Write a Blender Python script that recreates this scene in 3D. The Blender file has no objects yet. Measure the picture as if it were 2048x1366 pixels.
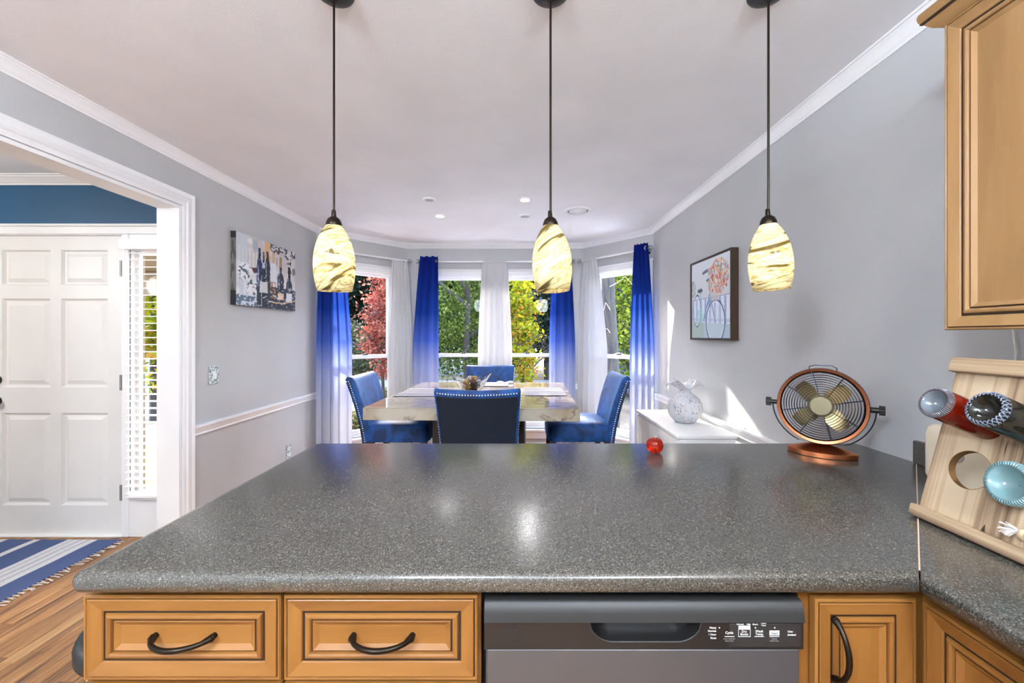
import bpy, math, random
import numpy as np
from mathutils import Vector, Matrix

random.seed(7); RNG = np.random.default_rng(7)
C = bpy.context.scene.collection
S = bpy.context.scene
PI = math.pi
def R(a): return math.radians(a)

# ---------------------------------------------------------------- camera, sky, sun, exposure
cam_d = bpy.data.cameras.new('camera'); cam = bpy.data.objects.new('camera', cam_d); C.objects.link(cam)
cam.location = (0, 0, 1.344); cam.rotation_euler = (R(90), 0, 0)
cam_d.sensor_width = 36; cam_d.lens = 815/2048*36
cam_d.shift_x = -11/2048; cam_d.shift_y = -11/2048
cam_d.clip_start = 0.02; cam_d.clip_end = 300
S.camera = cam
S.view_settings.view_transform = 'Standard'; S.view_settings.look = 'None'
S.view_settings.exposure = 0.76; S.view_settings.gamma = 1.0
S.view_settings.use_curve_mapping = False

world = bpy.data.worlds.new('world'); S.world = world; world.use_nodes = True
wn = world.node_tree.nodes; wl = world.node_tree.links; wn.clear()
sky = wn.new('ShaderNodeTexSky'); sky.sky_type = 'NISHITA'; sky.sun_disc = False
sky.sun_elevation = R(26); sky.sun_rotation = R(-9); sky.air_density = 0.7; sky.dust_density = 4.0
bg = wn.new('ShaderNodeBackground'); wo = wn.new('ShaderNodeOutputWorld')
bg.inputs['Strength'].default_value = 4.3
wl.new(sky.outputs[0], bg.inputs[0]); wl.new(bg.outputs[0], wo.inputs[0])

def lamp(name, kind, loc, energy, color=(1, 1, 1), rot=(0, 0, 0), **kw):
    d = bpy.data.lights.new(name, kind); d.energy = energy; d.color = color
    for k, v in kw.items(): setattr(d, k, v)
    o = bpy.data.objects.new(name, d); C.objects.link(o); o.location = loc; o.rotation_euler = rot
    return o
sun_dir = Vector((0.16, -1.0, -0.50)).normalized()
sun = lamp('sun', 'SUN', (0, 20, 12), 30.0, (1.0, 0.95, 0.86), angle=R(0.6))
sun.rotation_euler = sun_dir.to_track_quat('-Z', 'Y').to_euler()
# fill lights added for brightness: one behind the camera, one in the foyer
lamp('kitchen_fill', 'AREA', (0.0, -1.5, 2.36), 12, (0.93, 0.97, 1.0), shape='RECTANGLE', size=1.3, size_y=0.9)
lamp('foyer_fill', 'POINT', (-4.0, 1.0, 1.9), 50, (1.0, 0.95, 0.88), shadow_soft_size=0.12)

# ---------------------------------------------------------------- materials
def lin(r, g=None, b=None):
    if g is None: r, g, b = r
    f = lambda c: (c/255/12.92) if c/255 <= 0.04045 else ((c/255+0.055)/1.055)**2.4
    return (f(r), f(g), f(b), 1.0)
MATS = {}
class NT:
    def __init__(s, name):
        s.m = bpy.data.materials.new(name); s.m.use_nodes = True
        s.t = s.m.node_tree; s.t.nodes.clear()
        s.out = s.n('ShaderNodeOutputMaterial'); MATS[name] = s.m
    def n(s, typ, **kw):
        nd = s.t.nodes.new(typ)
        for k, v in kw.items():
            if k.startswith('i_'):
                nd.inputs[k[2:].replace('_', ' ')].default_value = v
            else: setattr(nd, k, v)
        return nd
    def l(s, a, b): s.t.links.new(a, b)
    def coord(s, kind='Object', scale=(1, 1, 1), rot=(0, 0, 0)):
        c = s.n('ShaderNodeTexCoord'); m = s.n('ShaderNodeMapping')
        m.inputs['Scale'].default_value = scale; m.inputs['Rotation'].default_value = rot
        s.l(c.outputs[kind], m.inputs[0]); return m.outputs[0]
    def noise(s, co, scale=5, detail=2, rough=.5, dist=0):
        n = s.n('ShaderNodeTexNoise'); s.l(co, n.inputs['Vector'])
        n.inputs['Scale'].default_value = scale; n.inputs['Detail'].default_value = detail
        n.inputs['Roughness'].default_value = rough; n.inputs['Distortion'].default_value = dist
        return n.outputs[0]
    def ramp(s, fac, stops, interp='LINEAR'):
        r = s.n('ShaderNodeValToRGB'); r.color_ramp.interpolation = interp
        e = r.color_ramp.elements
        while len(e) < len(stops): e.new(.5)
        for i, (p, c) in enumerate(stops):
            e[i].position = p; e[i].color = c if len(c) == 4 else (*c, 1)
        s.l(fac, r.inputs[0]); return r.outputs[0]
    def bump(s, h, strength=.2, dist=.002):
        b = s.n('ShaderNodeBump'); b.inputs['Strength'].default_value = strength
        b.inputs['Distance'].default_value = dist; s.l(h, b.inputs['Height']); return b.outputs[0]
    def pbr(s, col=None, rough=.5, metal=0, normal=None, **kw):
        p = s.n('ShaderNodeBsdfPrincipled'); p.inputs['Metallic'].default_value = metal
        if isinstance(rough, (int, float)): p.inputs['Roughness'].default_value = rough
        else: s.l(rough, p.inputs['Roughness'])
        if col is not None:
            if isinstance(col, tuple): p.inputs['Base Color'].default_value = col
            else: s.l(col, p.inputs['Base Color'])
        if normal is not None: s.l(normal, p.inputs['Normal'])
        for k, v in kw.items(): p.inputs[k.replace('_', ' ')].default_value = v
        return p
    def fin(s, sh): s.l(sh.outputs[0], s.out.inputs[0]); return s.m

def plain(name, col, rough=.5, metal=0, **kw):
    t = NT(name); return t.fin(t.pbr(col, rough, metal, **kw))
def painted(name, col, bscale=180, bstr=.25, rough=.6):
    t = NT(name); co = t.coord('Object')
    n = t.noise(co, bscale, 3, .6)
    v = t.noise(co, 2.0, 3)
    c = t.ramp(v, [(.3, tuple(x*.95 for x in col[:3])), (.7, tuple(min(1, x*1.04) for x in col[:3]))])
    return t.fin(t.pbr(c, rough, 0, t.bump(n, bstr, .002)))
painted('wall_paint', lin(186, 187, 188), 120, .35)
painted('ceiling_paint', lin(243, 244, 246), 90, .3, .8)
painted('white_paint', lin(238, 238, 238), 30, .03, .35)
painted('foyer_blue', lin(24, 84, 124), 120, .3, .5)
painted('door_paint', lin(226, 224, 221), 60, .08, .4)
plain('bronze', lin(42, 34, 26), .35, .8)
plain('chrome', lin(200, 202, 205), .15, 1)
plain('rod_white', lin(225, 226, 230), .2, .2)
plain('dark_metal', lin(60, 58, 55), .4, .9)
plain('pewter', lin(150, 148, 144), .45, .7)
plain('silver_nail', lin(225, 225, 228), .2, .9)
plain('black_plastic', lin(30, 29, 29), .28)
plain('black_gap', lin(8, 8, 8), .8)
plain('panel_grey', lin(34, 34, 33), .5)
plain('print_white', lin(225, 225, 220), .6)
plain('print_grey', lin(120, 120, 118), .6)
plain('print_dark', lin(62, 62, 62), .45)
plain('glaze', lin(40, 26, 14), .5)
plain('dark_wood', lin(40, 32, 28), .4)
plain('stool_vinyl', lin(32, 34, 35), .5)
plain('pale_wood', lin(190, 165, 130), .5)
plain('plastic_white', lin(235, 235, 232), .35)
plain('seam', lin(205, 178, 150), .6)
plain('asphalt', lin(150, 150, 150), .9)
plain('rope', lin(214, 190, 152), .9)

def wood(name, c0, c1, c2, axis=0, scale=1.0, rough=.38, streak=14, coordk='Object', seed=0.0, b=.08, along=1.3, dist=.6, lo=.28, hi=.72, det=5, flatx=False):
    t = NT(name); sc = [streak, streak, streak]; sc[axis] = along
    if flatx: sc[0] = along
    c = t.n('ShaderNodeTexCoord'); m = t.n('ShaderNodeMapping')
    m.inputs['Scale'].default_value = [x*scale for x in sc]; m.inputs['Location'].default_value = (seed, seed*.7, seed*1.3)
    oi = t.n('ShaderNodeObjectInfo'); va = t.n('ShaderNodeVectorMath', operation='SCALE'); va.inputs['Scale'].default_value = 23.0
    cv = t.n('ShaderNodeCombineXYZ'); t.l(oi.outputs['Random'], cv.inputs[0]); t.l(oi.outputs['Random'], cv.inputs[1]); t.l(oi.outputs['Random'], cv.inputs[2])
    t.l(cv.outputs[0], va.inputs[0]); ad = t.n('ShaderNodeVectorMath', operation='ADD')
    t.l(c.outputs[coordk], ad.inputs[0]); t.l(va.outputs[0], ad.inputs[1]); t.l(ad.outputs[0], m.inputs[0])
    n1 = t.noise(m.outputs[0], 1.6, det, .62, dist)
    big = t.n('ShaderNodeMapping'); big.inputs['Scale'].default_value = [x*.28 for x in sc]; t.l(ad.outputs[0], big.inputs[0])
    n2 = t.noise(big.outputs[0], 1.5, 2, .5, 1.2)
    mx = t.n('ShaderNodeMath', operation='MULTIPLY_ADD'); t.l(n1, mx.inputs[0]); mx.inputs[1].default_value = .55
    h = t.n('ShaderNodeMath', operation='MULTIPLY'); t.l(n2, h.inputs[0]); h.inputs[1].default_value = .45
    t.l(h.outputs[0], mx.inputs[2])
    rv = t.n('ShaderNodeMath', operation='MULTIPLY_ADD'); t.l(oi.outputs['Random'], rv.inputs[0]); rv.inputs[1].default_value = .10; rv.inputs[2].default_value = -.05
    a2 = t.n('ShaderNodeMath', operation='ADD'); t.l(mx.outputs[0], a2.inputs[0]); t.l(rv.outputs[0], a2.inputs[1])
    col = t.ramp(a2.outputs[0], [(lo, c0), (.5, c1), (hi, c2)])
    return t.fin(t.pbr(col, rough, 0, t.bump(n1, b, .001)))
for ax, nm in ((0, 'x'), (1, 'y'), (2, 'z')):
    wood('maple_'+nm, lin(104, 64, 26), lin(130, 86, 38), lin(146, 101, 49), ax, 1, .33, 11)
    wood('maple_light_'+nm, lin(124, 90, 54), lin(150, 114, 72), lin(164, 129, 86), ax, 1, .36, 9)  # same maple, lightened: daylight on the upper cabinet put into its colour
    wood('rack_wood_'+nm, lin(116, 92, 70), lin(168, 142, 112), lin(190, 168, 138), ax, 1.9, .6, 26, b=.15, along=.25, dist=.05, lo=.38, hi=.60, det=2.5)
wood('rack_board', lin(104, 82, 62), lin(170, 144, 114), lin(196, 174, 144), 2, 1.9, .6, 26, b=.15, along=.25, dist=.05, lo=.36, hi=.60, det=3, flatx=True)
wood('hole_edge_wood', lin(84, 56, 26), lin(116, 82, 44), lin(130, 96, 56), 2, 1.9, .6, 26)
wood('floor_wood', lin(84, 54, 30), lin(156, 110, 66), lin(188, 146, 98), 1, 1.6, .38, 22, b=.15, lo=.34, hi=.66)
wood('frame_wood', lin(26, 16, 8), lin(52, 34, 18), lin(74, 50, 28), 2, 2, .5, 30)

def m_counter():
    t = NT('laminate'); co = t.coord('Object')
    n = t.noise(co, 420, 2, .6); n2 = t.noise(co, 160, 3, .7)
    c1 = t.ramp(n, [(.30, lin(46, 45, 43)), (.50, lin(70, 68, 62)), (.60, lin(86, 83, 76)), (.68, lin(128, 125, 115))])
    c2 = t.ramp(n2, [(.35, (.72, .72, .72)), (.65, (1.2, 1.2, 1.2))])
    mx = t.n('ShaderNodeMixRGB', blend_type='MULTIPLY'); mx.inputs[0].default_value = .9
    t.l(c1, mx.inputs[1]); t.l(c2, mx.inputs[2])
    nb = t.noise(co, 230, 2, .5)
    return t.fin(t.pbr(mx.outputs[0], .20, 0, t.bump(nb, .07, .001), Specular_IOR_Level=1.0))
m_counter()
def m_steel():
    t = NT('steel'); co = t.coord('Object', (1, 1, 90)); n = t.noise(co, 14, 3, .6)
    r = t.ramp(n, [(.3, (.34,)*3), (.7, (.5,)*3)])
    return t.fin(t.pbr(lin(104, 106, 110), r, .75, t.bump(n, .04, .0005)))
m_steel()
def m_marble():
    t = NT('marble'); co = t.coord('Object'); 
    w = t.noise(co, 2.6, 6, .62, 1.6)
    v = t.ramp(w, [(.455, (0, 0, 0)), (.487, (1, 1, 1)), (.515, (0, 0, 0))])
    w2 = t.noise(co, 4.5, 5, .6, .6)
    m2 = t.ramp(w2, [(.45, (0, 0, 0)), (.62, (1, 1, 1))])
    mu = t.n('ShaderNodeMath', operation='MULTIPLY'); t.l(v, mu.inputs[0]); t.l(m2, mu.inputs[1])
    cl = t.ramp(t.noise(co, 3, 4, .6, .4), [(.3, lin(136, 120, 96)), (.6, lin(172, 164, 150))])
    mx = t.n('ShaderNodeMixRGB'); t.l(mu.outputs[0], mx.inputs[0]); t.l(cl, mx.inputs[1]); mx.inputs[2].default_value = lin(96, 78, 62)
    return t.fin(t.pbr(mx.outputs[0], .07, 0))
m_marble()
def m_velvet():
    t = NT('velvet'); co = t.coord('Object'); n = t.noise(co, 9, 4, .6, .8)
    c = t.ramp(n, [(.38, lin(2, 42, 90)), (.62, lin(6, 78, 150))])
    p = t.pbr(c, .62, 0, t.bump(t.noise(co, 14, 3), .25, .006), Sheen_Weight=.5, Sheen_Roughness=.3)
    p.inputs['Sheen Tint'].default_value = lin(50, 150, 230)
    return t.fin(p)
m_velvet()
t = NT('velvet_back'); co = t.coord('Object'); n = t.noise(co, 9, 3)
p = t.pbr(t.ramp(n, [(.3, lin(2, 14, 28)), (.7, lin(4, 21, 40))]), .75, 0, None, Sheen_Weight=.04); p.inputs['Sheen Tint'].default_value = lin(70, 120, 180)
t.fin(p)
def cloth(name, colnode_fn, trans=.35, wv=300):
    t = NT(name); co = t.coord('Object'); c = colnode_fn(t)
    nb = t.bump(t.noise(co, wv, 2), .1, .001)
    d = t.n('ShaderNodeBsdfDiffuse'); tr = t.n('ShaderNodeBsdfTranslucent'); mx = t.n('ShaderNodeMixShader')
    for q in (d, tr):
        if isinstance(c, tuple): q.inputs['Color'].default_value = c
        else: t.l(c, q.inputs['Color'])
        t.l(nb, q.inputs['Normal'])
    mx.inputs[0].default_value = trans; t.l(d.outputs[0], mx.inputs[1]); t.l(tr.outputs[0], mx.inputs[2])
    return t.fin(mx)
def ombre(t):
    g = t.n('ShaderNodeNewGeometry'); sx = t.n('ShaderNodeSeparateXYZ'); t.l(g.outputs['Position'], sx.inputs[0])
    mr = t.n('ShaderNodeMapRange'); mr.inputs['From Min'].default_value = 0; mr.inputs['From Max'].default_value = 2.3
    t.l(sx.outputs[2], mr.inputs[0])
    return t.ramp(mr.outputs[0], [(.22, lin(196, 200, 214)), (.42, lin(168, 178, 214)), (.56, lin(78, 106, 186)), (.70, lin(30, 60, 142)), (.95, lin(24, 40, 124))])
cloth('ombre_curtain', ombre, .14)
cloth('sheer_white', lambda t: lin(196, 197, 199), .11)
def pm(t):
    w = t.n('ShaderNodeTexWave', bands_direction='Y'); t.l(t.coord('Object'), w.inputs[0]); w.inputs['Scale'].default_value = 4.2; w.inputs['Distortion'].default_value = .3
    return t.ramp(w.outputs[1], [(.22, lin(84, 82, 104)), (.42, lin(150, 148, 156)), (.6, lin(190, 191, 198))])
cloth('placemat_cloth', pm, .02)
cloth('napkin_cloth', lambda t: lin(232, 236, 244), .1)
def m_glass_pane():
    t = NT('window_glass'); tr = t.n('ShaderNodeBsdfTransparent'); gl = t.n('ShaderNodeBsdfGlossy'); mx = t.n('ShaderNodeMixShader')
    gl.inputs['Roughness'].default_value = .01
    lw = t.n('ShaderNodeLayerWeight'); pw = t.n('ShaderNodeMath', operation='POWER'); t.l(lw.outputs['Facing'], pw.inputs[0]); pw.inputs[1].default_value = 5
    f = t.n('ShaderNodeMath', operation='MULTIPLY_ADD'); t.l(pw.outputs[0], f.inputs[0]); f.inputs[1].default_value = .7; f.inputs[2].default_value = .003
    t.l(f.outputs[0], mx.inputs[0]); t.l(tr.outputs[0], mx.inputs[1]); t.l(gl.outputs[0], mx.inputs[2])
    return t.fin(mx)
m_glass_pane()
def m_lamp_glass(name, rot, sc, seed, strength=1.0):
    t = NT(name); c = t.n('ShaderNodeTexCoord'); m = t.n('ShaderNodeMapping')
    m.inputs['Rotation'].default_value = rot; m.inputs['Location'].default_value = (seed, seed, seed*.3)
    t.l(c.outputs['Object'], m.inputs[0])
    mm = t.n('ShaderNodeMapping'); mm.inputs['Scale'].default_value = (3, 3, 15*sc); t.l(m.outputs[0], mm.inputs[0])
    n = t.noise(mm.outputs[0], 1.3, 4, .5, 2.2)
    col = t.ramp(n, [(.36, lin(92, 80, 46)), (.41, lin(186, 172, 120)), (.47, lin(234, 224, 184)), (.52, lin(160, 146, 98)), (.545, lin(226, 214, 172)), (.60, lin(238, 230, 196)), (.68, lin(176, 160, 108))])
    tr = t.n('ShaderNodeBsdfTranslucent'); t.l(col, tr.inputs['Color'])
    gl = t.pbr(col, .12, 0)
    mx = t.n('ShaderNodeMixShader'); mx.inputs[0].default_value = .45; t.l(tr.outputs[0], mx.inputs[1]); t.l(gl.outputs[0], mx.inputs[2])
    em = t.n('ShaderNodeEmission'); t.l(col, em.inputs['Color']); em.inputs['Strength'].default_value = .07*strength
    ad = t.n('ShaderNodeAddShader'); t.l(mx.outputs[0], ad.inputs[0]); t.l(em.outputs[0], ad.inputs[1])
    return t.fin(ad)
m_lamp_glass('lamp_glass_a', (0, R(22), 0), .9, 3.1)
m_lamp_glass('lamp_glass_b', (R(10), R(34), 0), 1.2, 8.4)
m_lamp_glass('lamp_glass_c', (0, R(14), 0), 1.0, 14.2)
def emit(name, col, st):
    t = NT(name); e = t.n('ShaderNodeEmission'); e.inputs[0].default_value = col; e.inputs[1].default_value = st
    return t.fin(e)
emit('lamp_lit', lin(255, 250, 240), 3.0)
emit('led_white', lin(255, 255, 255), 1.2)
emit('ring_led', lin(190, 180, 255), 1.2)
plain('can_unlit', lin(190, 190, 190), .5)
def m_clear(name, col, rough=.02, ior=1.45, tw=1.0):
    t = NT(name); return t.fin(t.pbr(col, rough, 0, None, Transmission_Weight=tw, IOR=ior))
m_clear('crystal', (.97, .98, 1, 1), .03, 1.2)
m_clear('red_glass', lin(190, 38, 6), .05, 1.45, .7)
m_clear('amber_bottle', lin(120, 22, 6), .04, 1.4, .35)
m_clear('dark_bottle', lin(30, 28, 22), .05, 1.4, .1)
plain('bottle_base_grey', lin(96, 104, 110), .1)
plain('teal_glass', lin(108, 138, 140), .15)
plain('blue_ridge', lin(104, 112, 128), .3)
def m_vase():
    t = NT('fleck_glass'); co = t.coord('Object', (1, 1, .55))
    v = t.n('ShaderNodeTexVoronoi'); v.inputs['Scale'].default_value = 105; t.l(co, v.inputs['Vector'])
    sp = t.ramp(v.outputs['Distance'], [(.26, (1, 1, 1)), (.40, (0, 0, 0))])
    sxx = t.n('ShaderNodeSeparateXYZ'); t.l(v.outputs['Color'], sxx.inputs[0])
    hue = t.ramp(sxx.outputs[0], [(0, lin(40, 80, 160)), (.25, lin(230, 190, 60)), (.45, lin(225, 110, 50)), (.6, lin(70, 90, 70)), (.8, lin(235, 235, 235))], 'CONSTANT')
    ns = t.ramp(t.noise(co, 9, 2), [(.36, (0, 0, 0)), (.50, (.95, .95, .95))])
    mu = t.n('ShaderNodeMath', operation='MULTIPLY'); t.l(sp, mu.inputs[0]); t.l(ns, mu.inputs[1])
    mx = t.n('ShaderNodeMixRGB'); t.l(mu.outputs[0], mx.inputs[0]); mx.inputs[1].default_value = lin(240, 242, 246); t.l(hue, mx.inputs[2])
    return t.fin(t.pbr(mx.outputs[0], .05, 0, None, Transmission_Weight=.45, IOR=1.25))
m_vase()
plain('copper', lin(206, 128, 84), .32, 1)
plain('copper_dark', lin(120, 72, 48), .25, 1)
plain('brass', lin(176, 158, 116), .34, 1)
plain('brass_matt', lin(118, 110, 86), .55, .8)
plain('copper_rim', lin(140, 90, 58), .28, 1)
plain('fan_wire', lin(50, 54, 66), .35, .7)
plain('cream_plastic', lin(236, 222, 196), .12)
plain('cream_dark', lin(180, 172, 160), .2)
def vcol(name, rough=.6, trans=0.0):
    t = NT(name); a = t.n('ShaderNodeAttribute'); a.attribute_name = 'Col'
    if trans:
        d = t.n('ShaderNodeBsdfDiffuse'); tr = t.n('ShaderNodeBsdfTranslucent'); mx = t.n('ShaderNodeMixShader'); mx.inputs[0].default_value = trans
        t.l(a.outputs['Color'], d.inputs[0]); t.l(a.outputs['Color'], tr.inputs[0]); t.l(d.outputs[0], mx.inputs[1]); t.l(tr.outputs[0], mx.inputs[2])
        return t.fin(mx)
    return t.fin(t.pbr(a.outputs['Color'], rough))
vcol('painted_canvas', .6); vcol('leaves', 0, .5)
t = NT('bark'); co = t.coord('Object', (6, 6, 1)); n = t.noise(co, 5, 5, .7)
t.fin(t.pbr(t.ramp(n, [(.35, lin(26, 22, 18)), (.65, lin(66, 57, 47))]), .9, 0, t.bump(n, .8, .02)))
t = NT('lawn'); co = t.coord('Object'); n = t.noise(co, 26, 5, .75); n2 = t.noise(co, .7, 3)
mxx = t.n('ShaderNodeMath', operation='MULTIPLY_ADD'); t.l(n2, mxx.inputs[0]); mxx.inputs[1].default_value = .5; 
hh = t.n('ShaderNodeMath', operation='MULTIPLY'); t.l(n, hh.inputs[0]); hh.inputs[1].default_value = .6; t.l(hh.outputs[0], mxx.inputs[2])
t.fin(t.pbr(t.ramp(mxx.outputs[0], [(.4, lin(44, 48, 26)), (.52, lin(86, 74, 50)), (.64, lin(116, 96, 78))]), .95))
plain('concrete', lin(128, 127, 124), .9)
plain('siding', lin(120, 116, 112), .8)
plain('roof_shingle', lin(58, 58, 62), .9)
plain('exterior_tan', lin(124, 113, 92), .8)
plain('car_paint', lin(52, 62, 92), .25, .3)
plain('tyre', lin(24, 24, 24), .8)
plain('bin_brown', lin(108, 96, 78), .7)
t = NT('rug_weave'); c = t.n('ShaderNodeTexCoord'); sx = t.n('ShaderNodeSeparateXYZ'); t.l(c.outputs['Object'], sx.inputs[0])
mr = t.n('ShaderNodeMapRange'); mr.inputs['From Min'].default_value = -1.5; mr.inputs['From Max'].default_value = 0; t.l(sx.outputs[0], mr.inputs[0])
B_ = lin(70, 88, 132); W_ = lin(212, 212, 216); G_ = lin(176, 178, 186)
def rp(x): return 1 + x/1.5
st = [(0, B_), (rp(-1.25), W_), (rp(-1.15), B_), (rp(-.92), W_), (rp(-.745), B_), (rp(-.577), W_), (rp(-.53), B_), (rp(-.352), W_), (rp(-.32), G_), (rp(-.305), W_), (rp(-.27), G_), (rp(-.255), W_), (rp(-.22), G_), (rp(-.2), W_), (rp(-.158), B_)]
rr = t.ramp(mr.outputs[0], st, 'CONSTANT')
nz = t.noise(t.coord('Object', (300, 60, 1)), 1, 2)
mx = t.n('ShaderNodeMixRGB', blend_type='MULTIPLY'); mx.inputs[0].default_value = .5; t.l(rr, mx.inputs[1]); t.l(t.ramp(nz, [(.3, (.6, .6, .6)), (.7, (1.1, 1.1, 1.1))]), mx.inputs[2])
t.fin(t.pbr(mx.outputs[0], .9, 0, t.bump(nz, .4, .002)))
plain('fringe', lin(214, 206, 200), .9)
t = NT('switch_tile'); v = t.n('ShaderNodeTexVoronoi'); v.inputs['Scale'].default_value = 160; t.l(t.coord('Object'), v.inputs['Vector'])
sx = t.n('ShaderNodeSeparateXYZ'); t.l(v.outputs['Color'], sx.inputs[0])
t.fin(t.pbr(t.ramp(sx.outputs[0], [(0, lin(90, 120, 130)), (.3, lin(220, 225, 225)), (.6, lin(160, 180, 170)), (.8, lin(235, 238, 236))], 'CONSTANT'), .3))
BALLC = [(150, 96, 52), (222, 206, 190), (190, 150, 70), (96, 66, 44), (200, 196, 200), (168, 110, 74)]
for i, c_ in enumerate(BALLC):
    t = NT('potpourri_%d' % i); co = t.coord('Object'); n = t.noise(co, 60, 3, .6)
    t.fin(t.pbr(t.ramp(n, [(.4, lin([x*.55 for x in c_])), (.6, lin(c_))]), .6, 0, t.bump(n, .5, .003)))

# ---------------------------------------------------------------- object helpers
LOC = {}
def tag(o, label=None, cat=None, group=None, kind=None):
    if label: o['label'] = label
    if cat: o['category'] = cat
    if group: o['group'] = group
    if kind: o['kind'] = kind
    return o
def thing(name, loc=(0, 0, 0), label=None, cat=None, group=None, rz=0, kind=None):
    o = bpy.data.objects.new(name, None); C.objects.link(o); o.location = loc; o.rotation_euler = (0, 0, rz)
    o.empty_display_size = .1; LOC[o.name] = Vector(loc)
    return tag(o, label, cat, group, kind)
class MB:
    def __init__(s): s.v = []; s.f = []; s.mi = []; s.cols = None
    def add(s, vs, fs, mi=0):
        b = len(s.v); s.v += [tuple(x) for x in vs]; s.f += [tuple(b+i for i in f) for f in fs]; s.mi += [mi]*len(fs); return s
    def box(s, x0, x1, y0, y1, z0, z1, bev=0, mi=0):
        if x0 > x1: x0, x1 = x1, x0
        if y0 > y1: y0, y1 = y1, y0
        if z0 > z1: z0, z1 = z1, z0
        if bev:
            b = min(bev, (x1-x0)/2.01, (y1-y0)/2.01, (z1-z0)/2.01)
            rings = []
            for z, ins in ((z0, b), (z0+b, 0), (z1-b, 0), (z1, b)):
                X0, X1, Y0, Y1 = x0+ins, x1-ins, y0+ins, y1-ins
                q = b*.6 if ins == 0 else 0.0
                q = b
                rings.append([(X0+q, Y0, z), (X1-q, Y0, z), (X1, Y0+q, z), (X1, Y1-q, z), (X1-q, Y1, z), (X0+q, Y1, z), (X0, Y1-q, z), (X0, Y0+q, z)]
                             if (X1-X0 > 2*q and Y1-Y0 > 2*q) else [(X0, Y0, z), (X1, Y0, z), (X1, Y0, z), (X1, Y1, z), (X1, Y1, z), (X0, Y1, z), (X0, Y1, z), (X0, Y0, z)])
            return s.loft(rings, mi=mi)
        vs = [(x, y, z) for z in (z0, z1) for x, y in ((x0, y0), (x1, y0), (x1, y1), (x0, y1))]
        return s.add(vs, [(3, 2, 1, 0), (4, 5, 6, 7), (0, 1, 5, 4), (1, 2, 6, 5), (2, 3, 7, 6), (3, 0, 4, 7)], mi)
    def loft(s, rings, cap=True, closed=True, mi=0):
        n = len(rings[0]); vs = [p for r in rings for p in r]; fs = []
        for i in range(len(rings)-1):
            for j in range(n if closed else n-1):
                k = (j+1) % n
                fs.append((i*n+j, i*n+k, (i+1)*n+k, (i+1)*n+j))
        if cap and closed:
            fs.append(tuple(range(n-1, -1, -1))); fs.append(tuple((len(rings)-1)*n+j for j in range(n)))
        return s.add(vs, fs, mi)
    def lathe(s, prof, c=(0, 0, 0), n=32, cap=True, mi=0):
        return s.loft([[(c[0]+r*math.cos(2*PI*j/n), c[1]+r*math.sin(2*PI*j/n), c[2]+z) for j in range(n)] for r, z in prof], cap, mi=mi)
    def tube(s, pts, r, n=8, closed=False, mi=0, radii=None):
        P = [Vector(p) for p in pts]; m = len(P); rings = []
        up = None
        for i in range(m):
            if closed: d = P[(i+1) % m]-P[i-1]
            else: d = P[min(i+1, m-1)]-P[max(i-1, 0)]
            d.normalize()
            if up is None:
                a = Vector((0, 0, 1)) if abs(d.z) < .9 else Vector((1, 0, 0))
                u = d.cross(a).normalized()
            else:
                u = (up - d*up.dot(d)).normalized()
            up = u; w = d.cross(u); rr = radii[i] if radii else r
            rings.append([P[i]+u*(rr*math.cos(2*PI*j/n))+w*(rr*math.sin(2*PI*j/n)) for j in range(n)])
        if closed: rings.append(rings[0]); return s.loft(rings, False, mi=mi)
        return s.loft(rings, True, mi=mi)
    def prism(s, poly, y0, y1, mi=0, axis='y'):
        a = []; b = []
        for p, q in poly:
            if axis == 'y': a.append((p, y0, q)); b.append((p, y1, q))
            elif axis == 'x': a.append((y0, p, q)); b.append((y1, p, q))
            else: a.append((p, q, y0)); b.append((p, q, y1))
        return s.loft([a, b], mi=mi)
    def sphere(s, c, r, n=12, m=8, sq=(1, 1, 1), mi=0):
        rings = []
        for i in range(m+1):
            a = -PI/2+PI*i/m; rr = max(math.cos(a), .001)
            rings.append([(c[0]+r*sq[0]*rr*math.cos(2*PI*j/n), c[1]+r*sq[1]*rr*math.sin(2*PI*j/n), c[2]+r*sq[2]*math.sin(a)) for j in range(n)])
        return s.loft(rings, mi=mi)
    def xf(s, M):
        s.v = [tuple(M @ Vector(v)) for v in s.v]; return s
    def build(s, name, mat, parent=None, local=False, smooth=False, label=None, cat=None, group=None, kind=None, mesh_cols=None):
        v = np.array(s.v, dtype=float).reshape(-1, 3)
        loc = Vector((0, 0, 0))
        if parent is None:
            lo, hi = v.min(0), v.max(0); loc = Vector(((lo[0]+hi[0])/2, (lo[1]+hi[1])/2, lo[2])); v = v-np.array(loc)
        elif not local:
            p = parent
            while p is not None: v = v-np.array(p.location); p = p.parent
        me = bpy.data.meshes.new(name); me.from_pydata(v.tolist(), [], s.f); me.update()
        ms = mat if isinstance(mat, (list, tuple)) else [mat]
        for m in ms: me.materials.append(MATS[m])
        if len(ms) > 1: me.polygons.foreach_set('material_index', s.mi)
        if smooth:
            me.polygons.foreach_set('use_smooth', [True]*len(me.polygons))
            try: me.set_sharp_from_angle(angle=R(smooth if smooth is not True else 40))
            except Exception: pass
        import bmesh
        bm = bmesh.new(); bm.from_mesh(me)
        if kind != 'stuff' and len(s.f) < 40000: bmesh.ops.recalc_face_normals(bm, faces=bm.faces)
        bm.to_mesh(me); bm.free()
        o = bpy.data.objects.new(name, me); C.objects.link(o); o.location = loc
        if parent is not None: o.parent = parent
        return tag(o, label, cat, group, kind)
def copy_tree(o, parent=None):
    c = o.copy(); C.objects.link(c)
    if parent is not None: c.parent = parent
    for ch in [x for x in bpy.data.objects if x.parent == o and x is not c]: copy_tree(ch, c)
    return c
def struct(mb, name, mat, **k):
    return mb.build(name, mat, kind='structure', **k)
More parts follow.
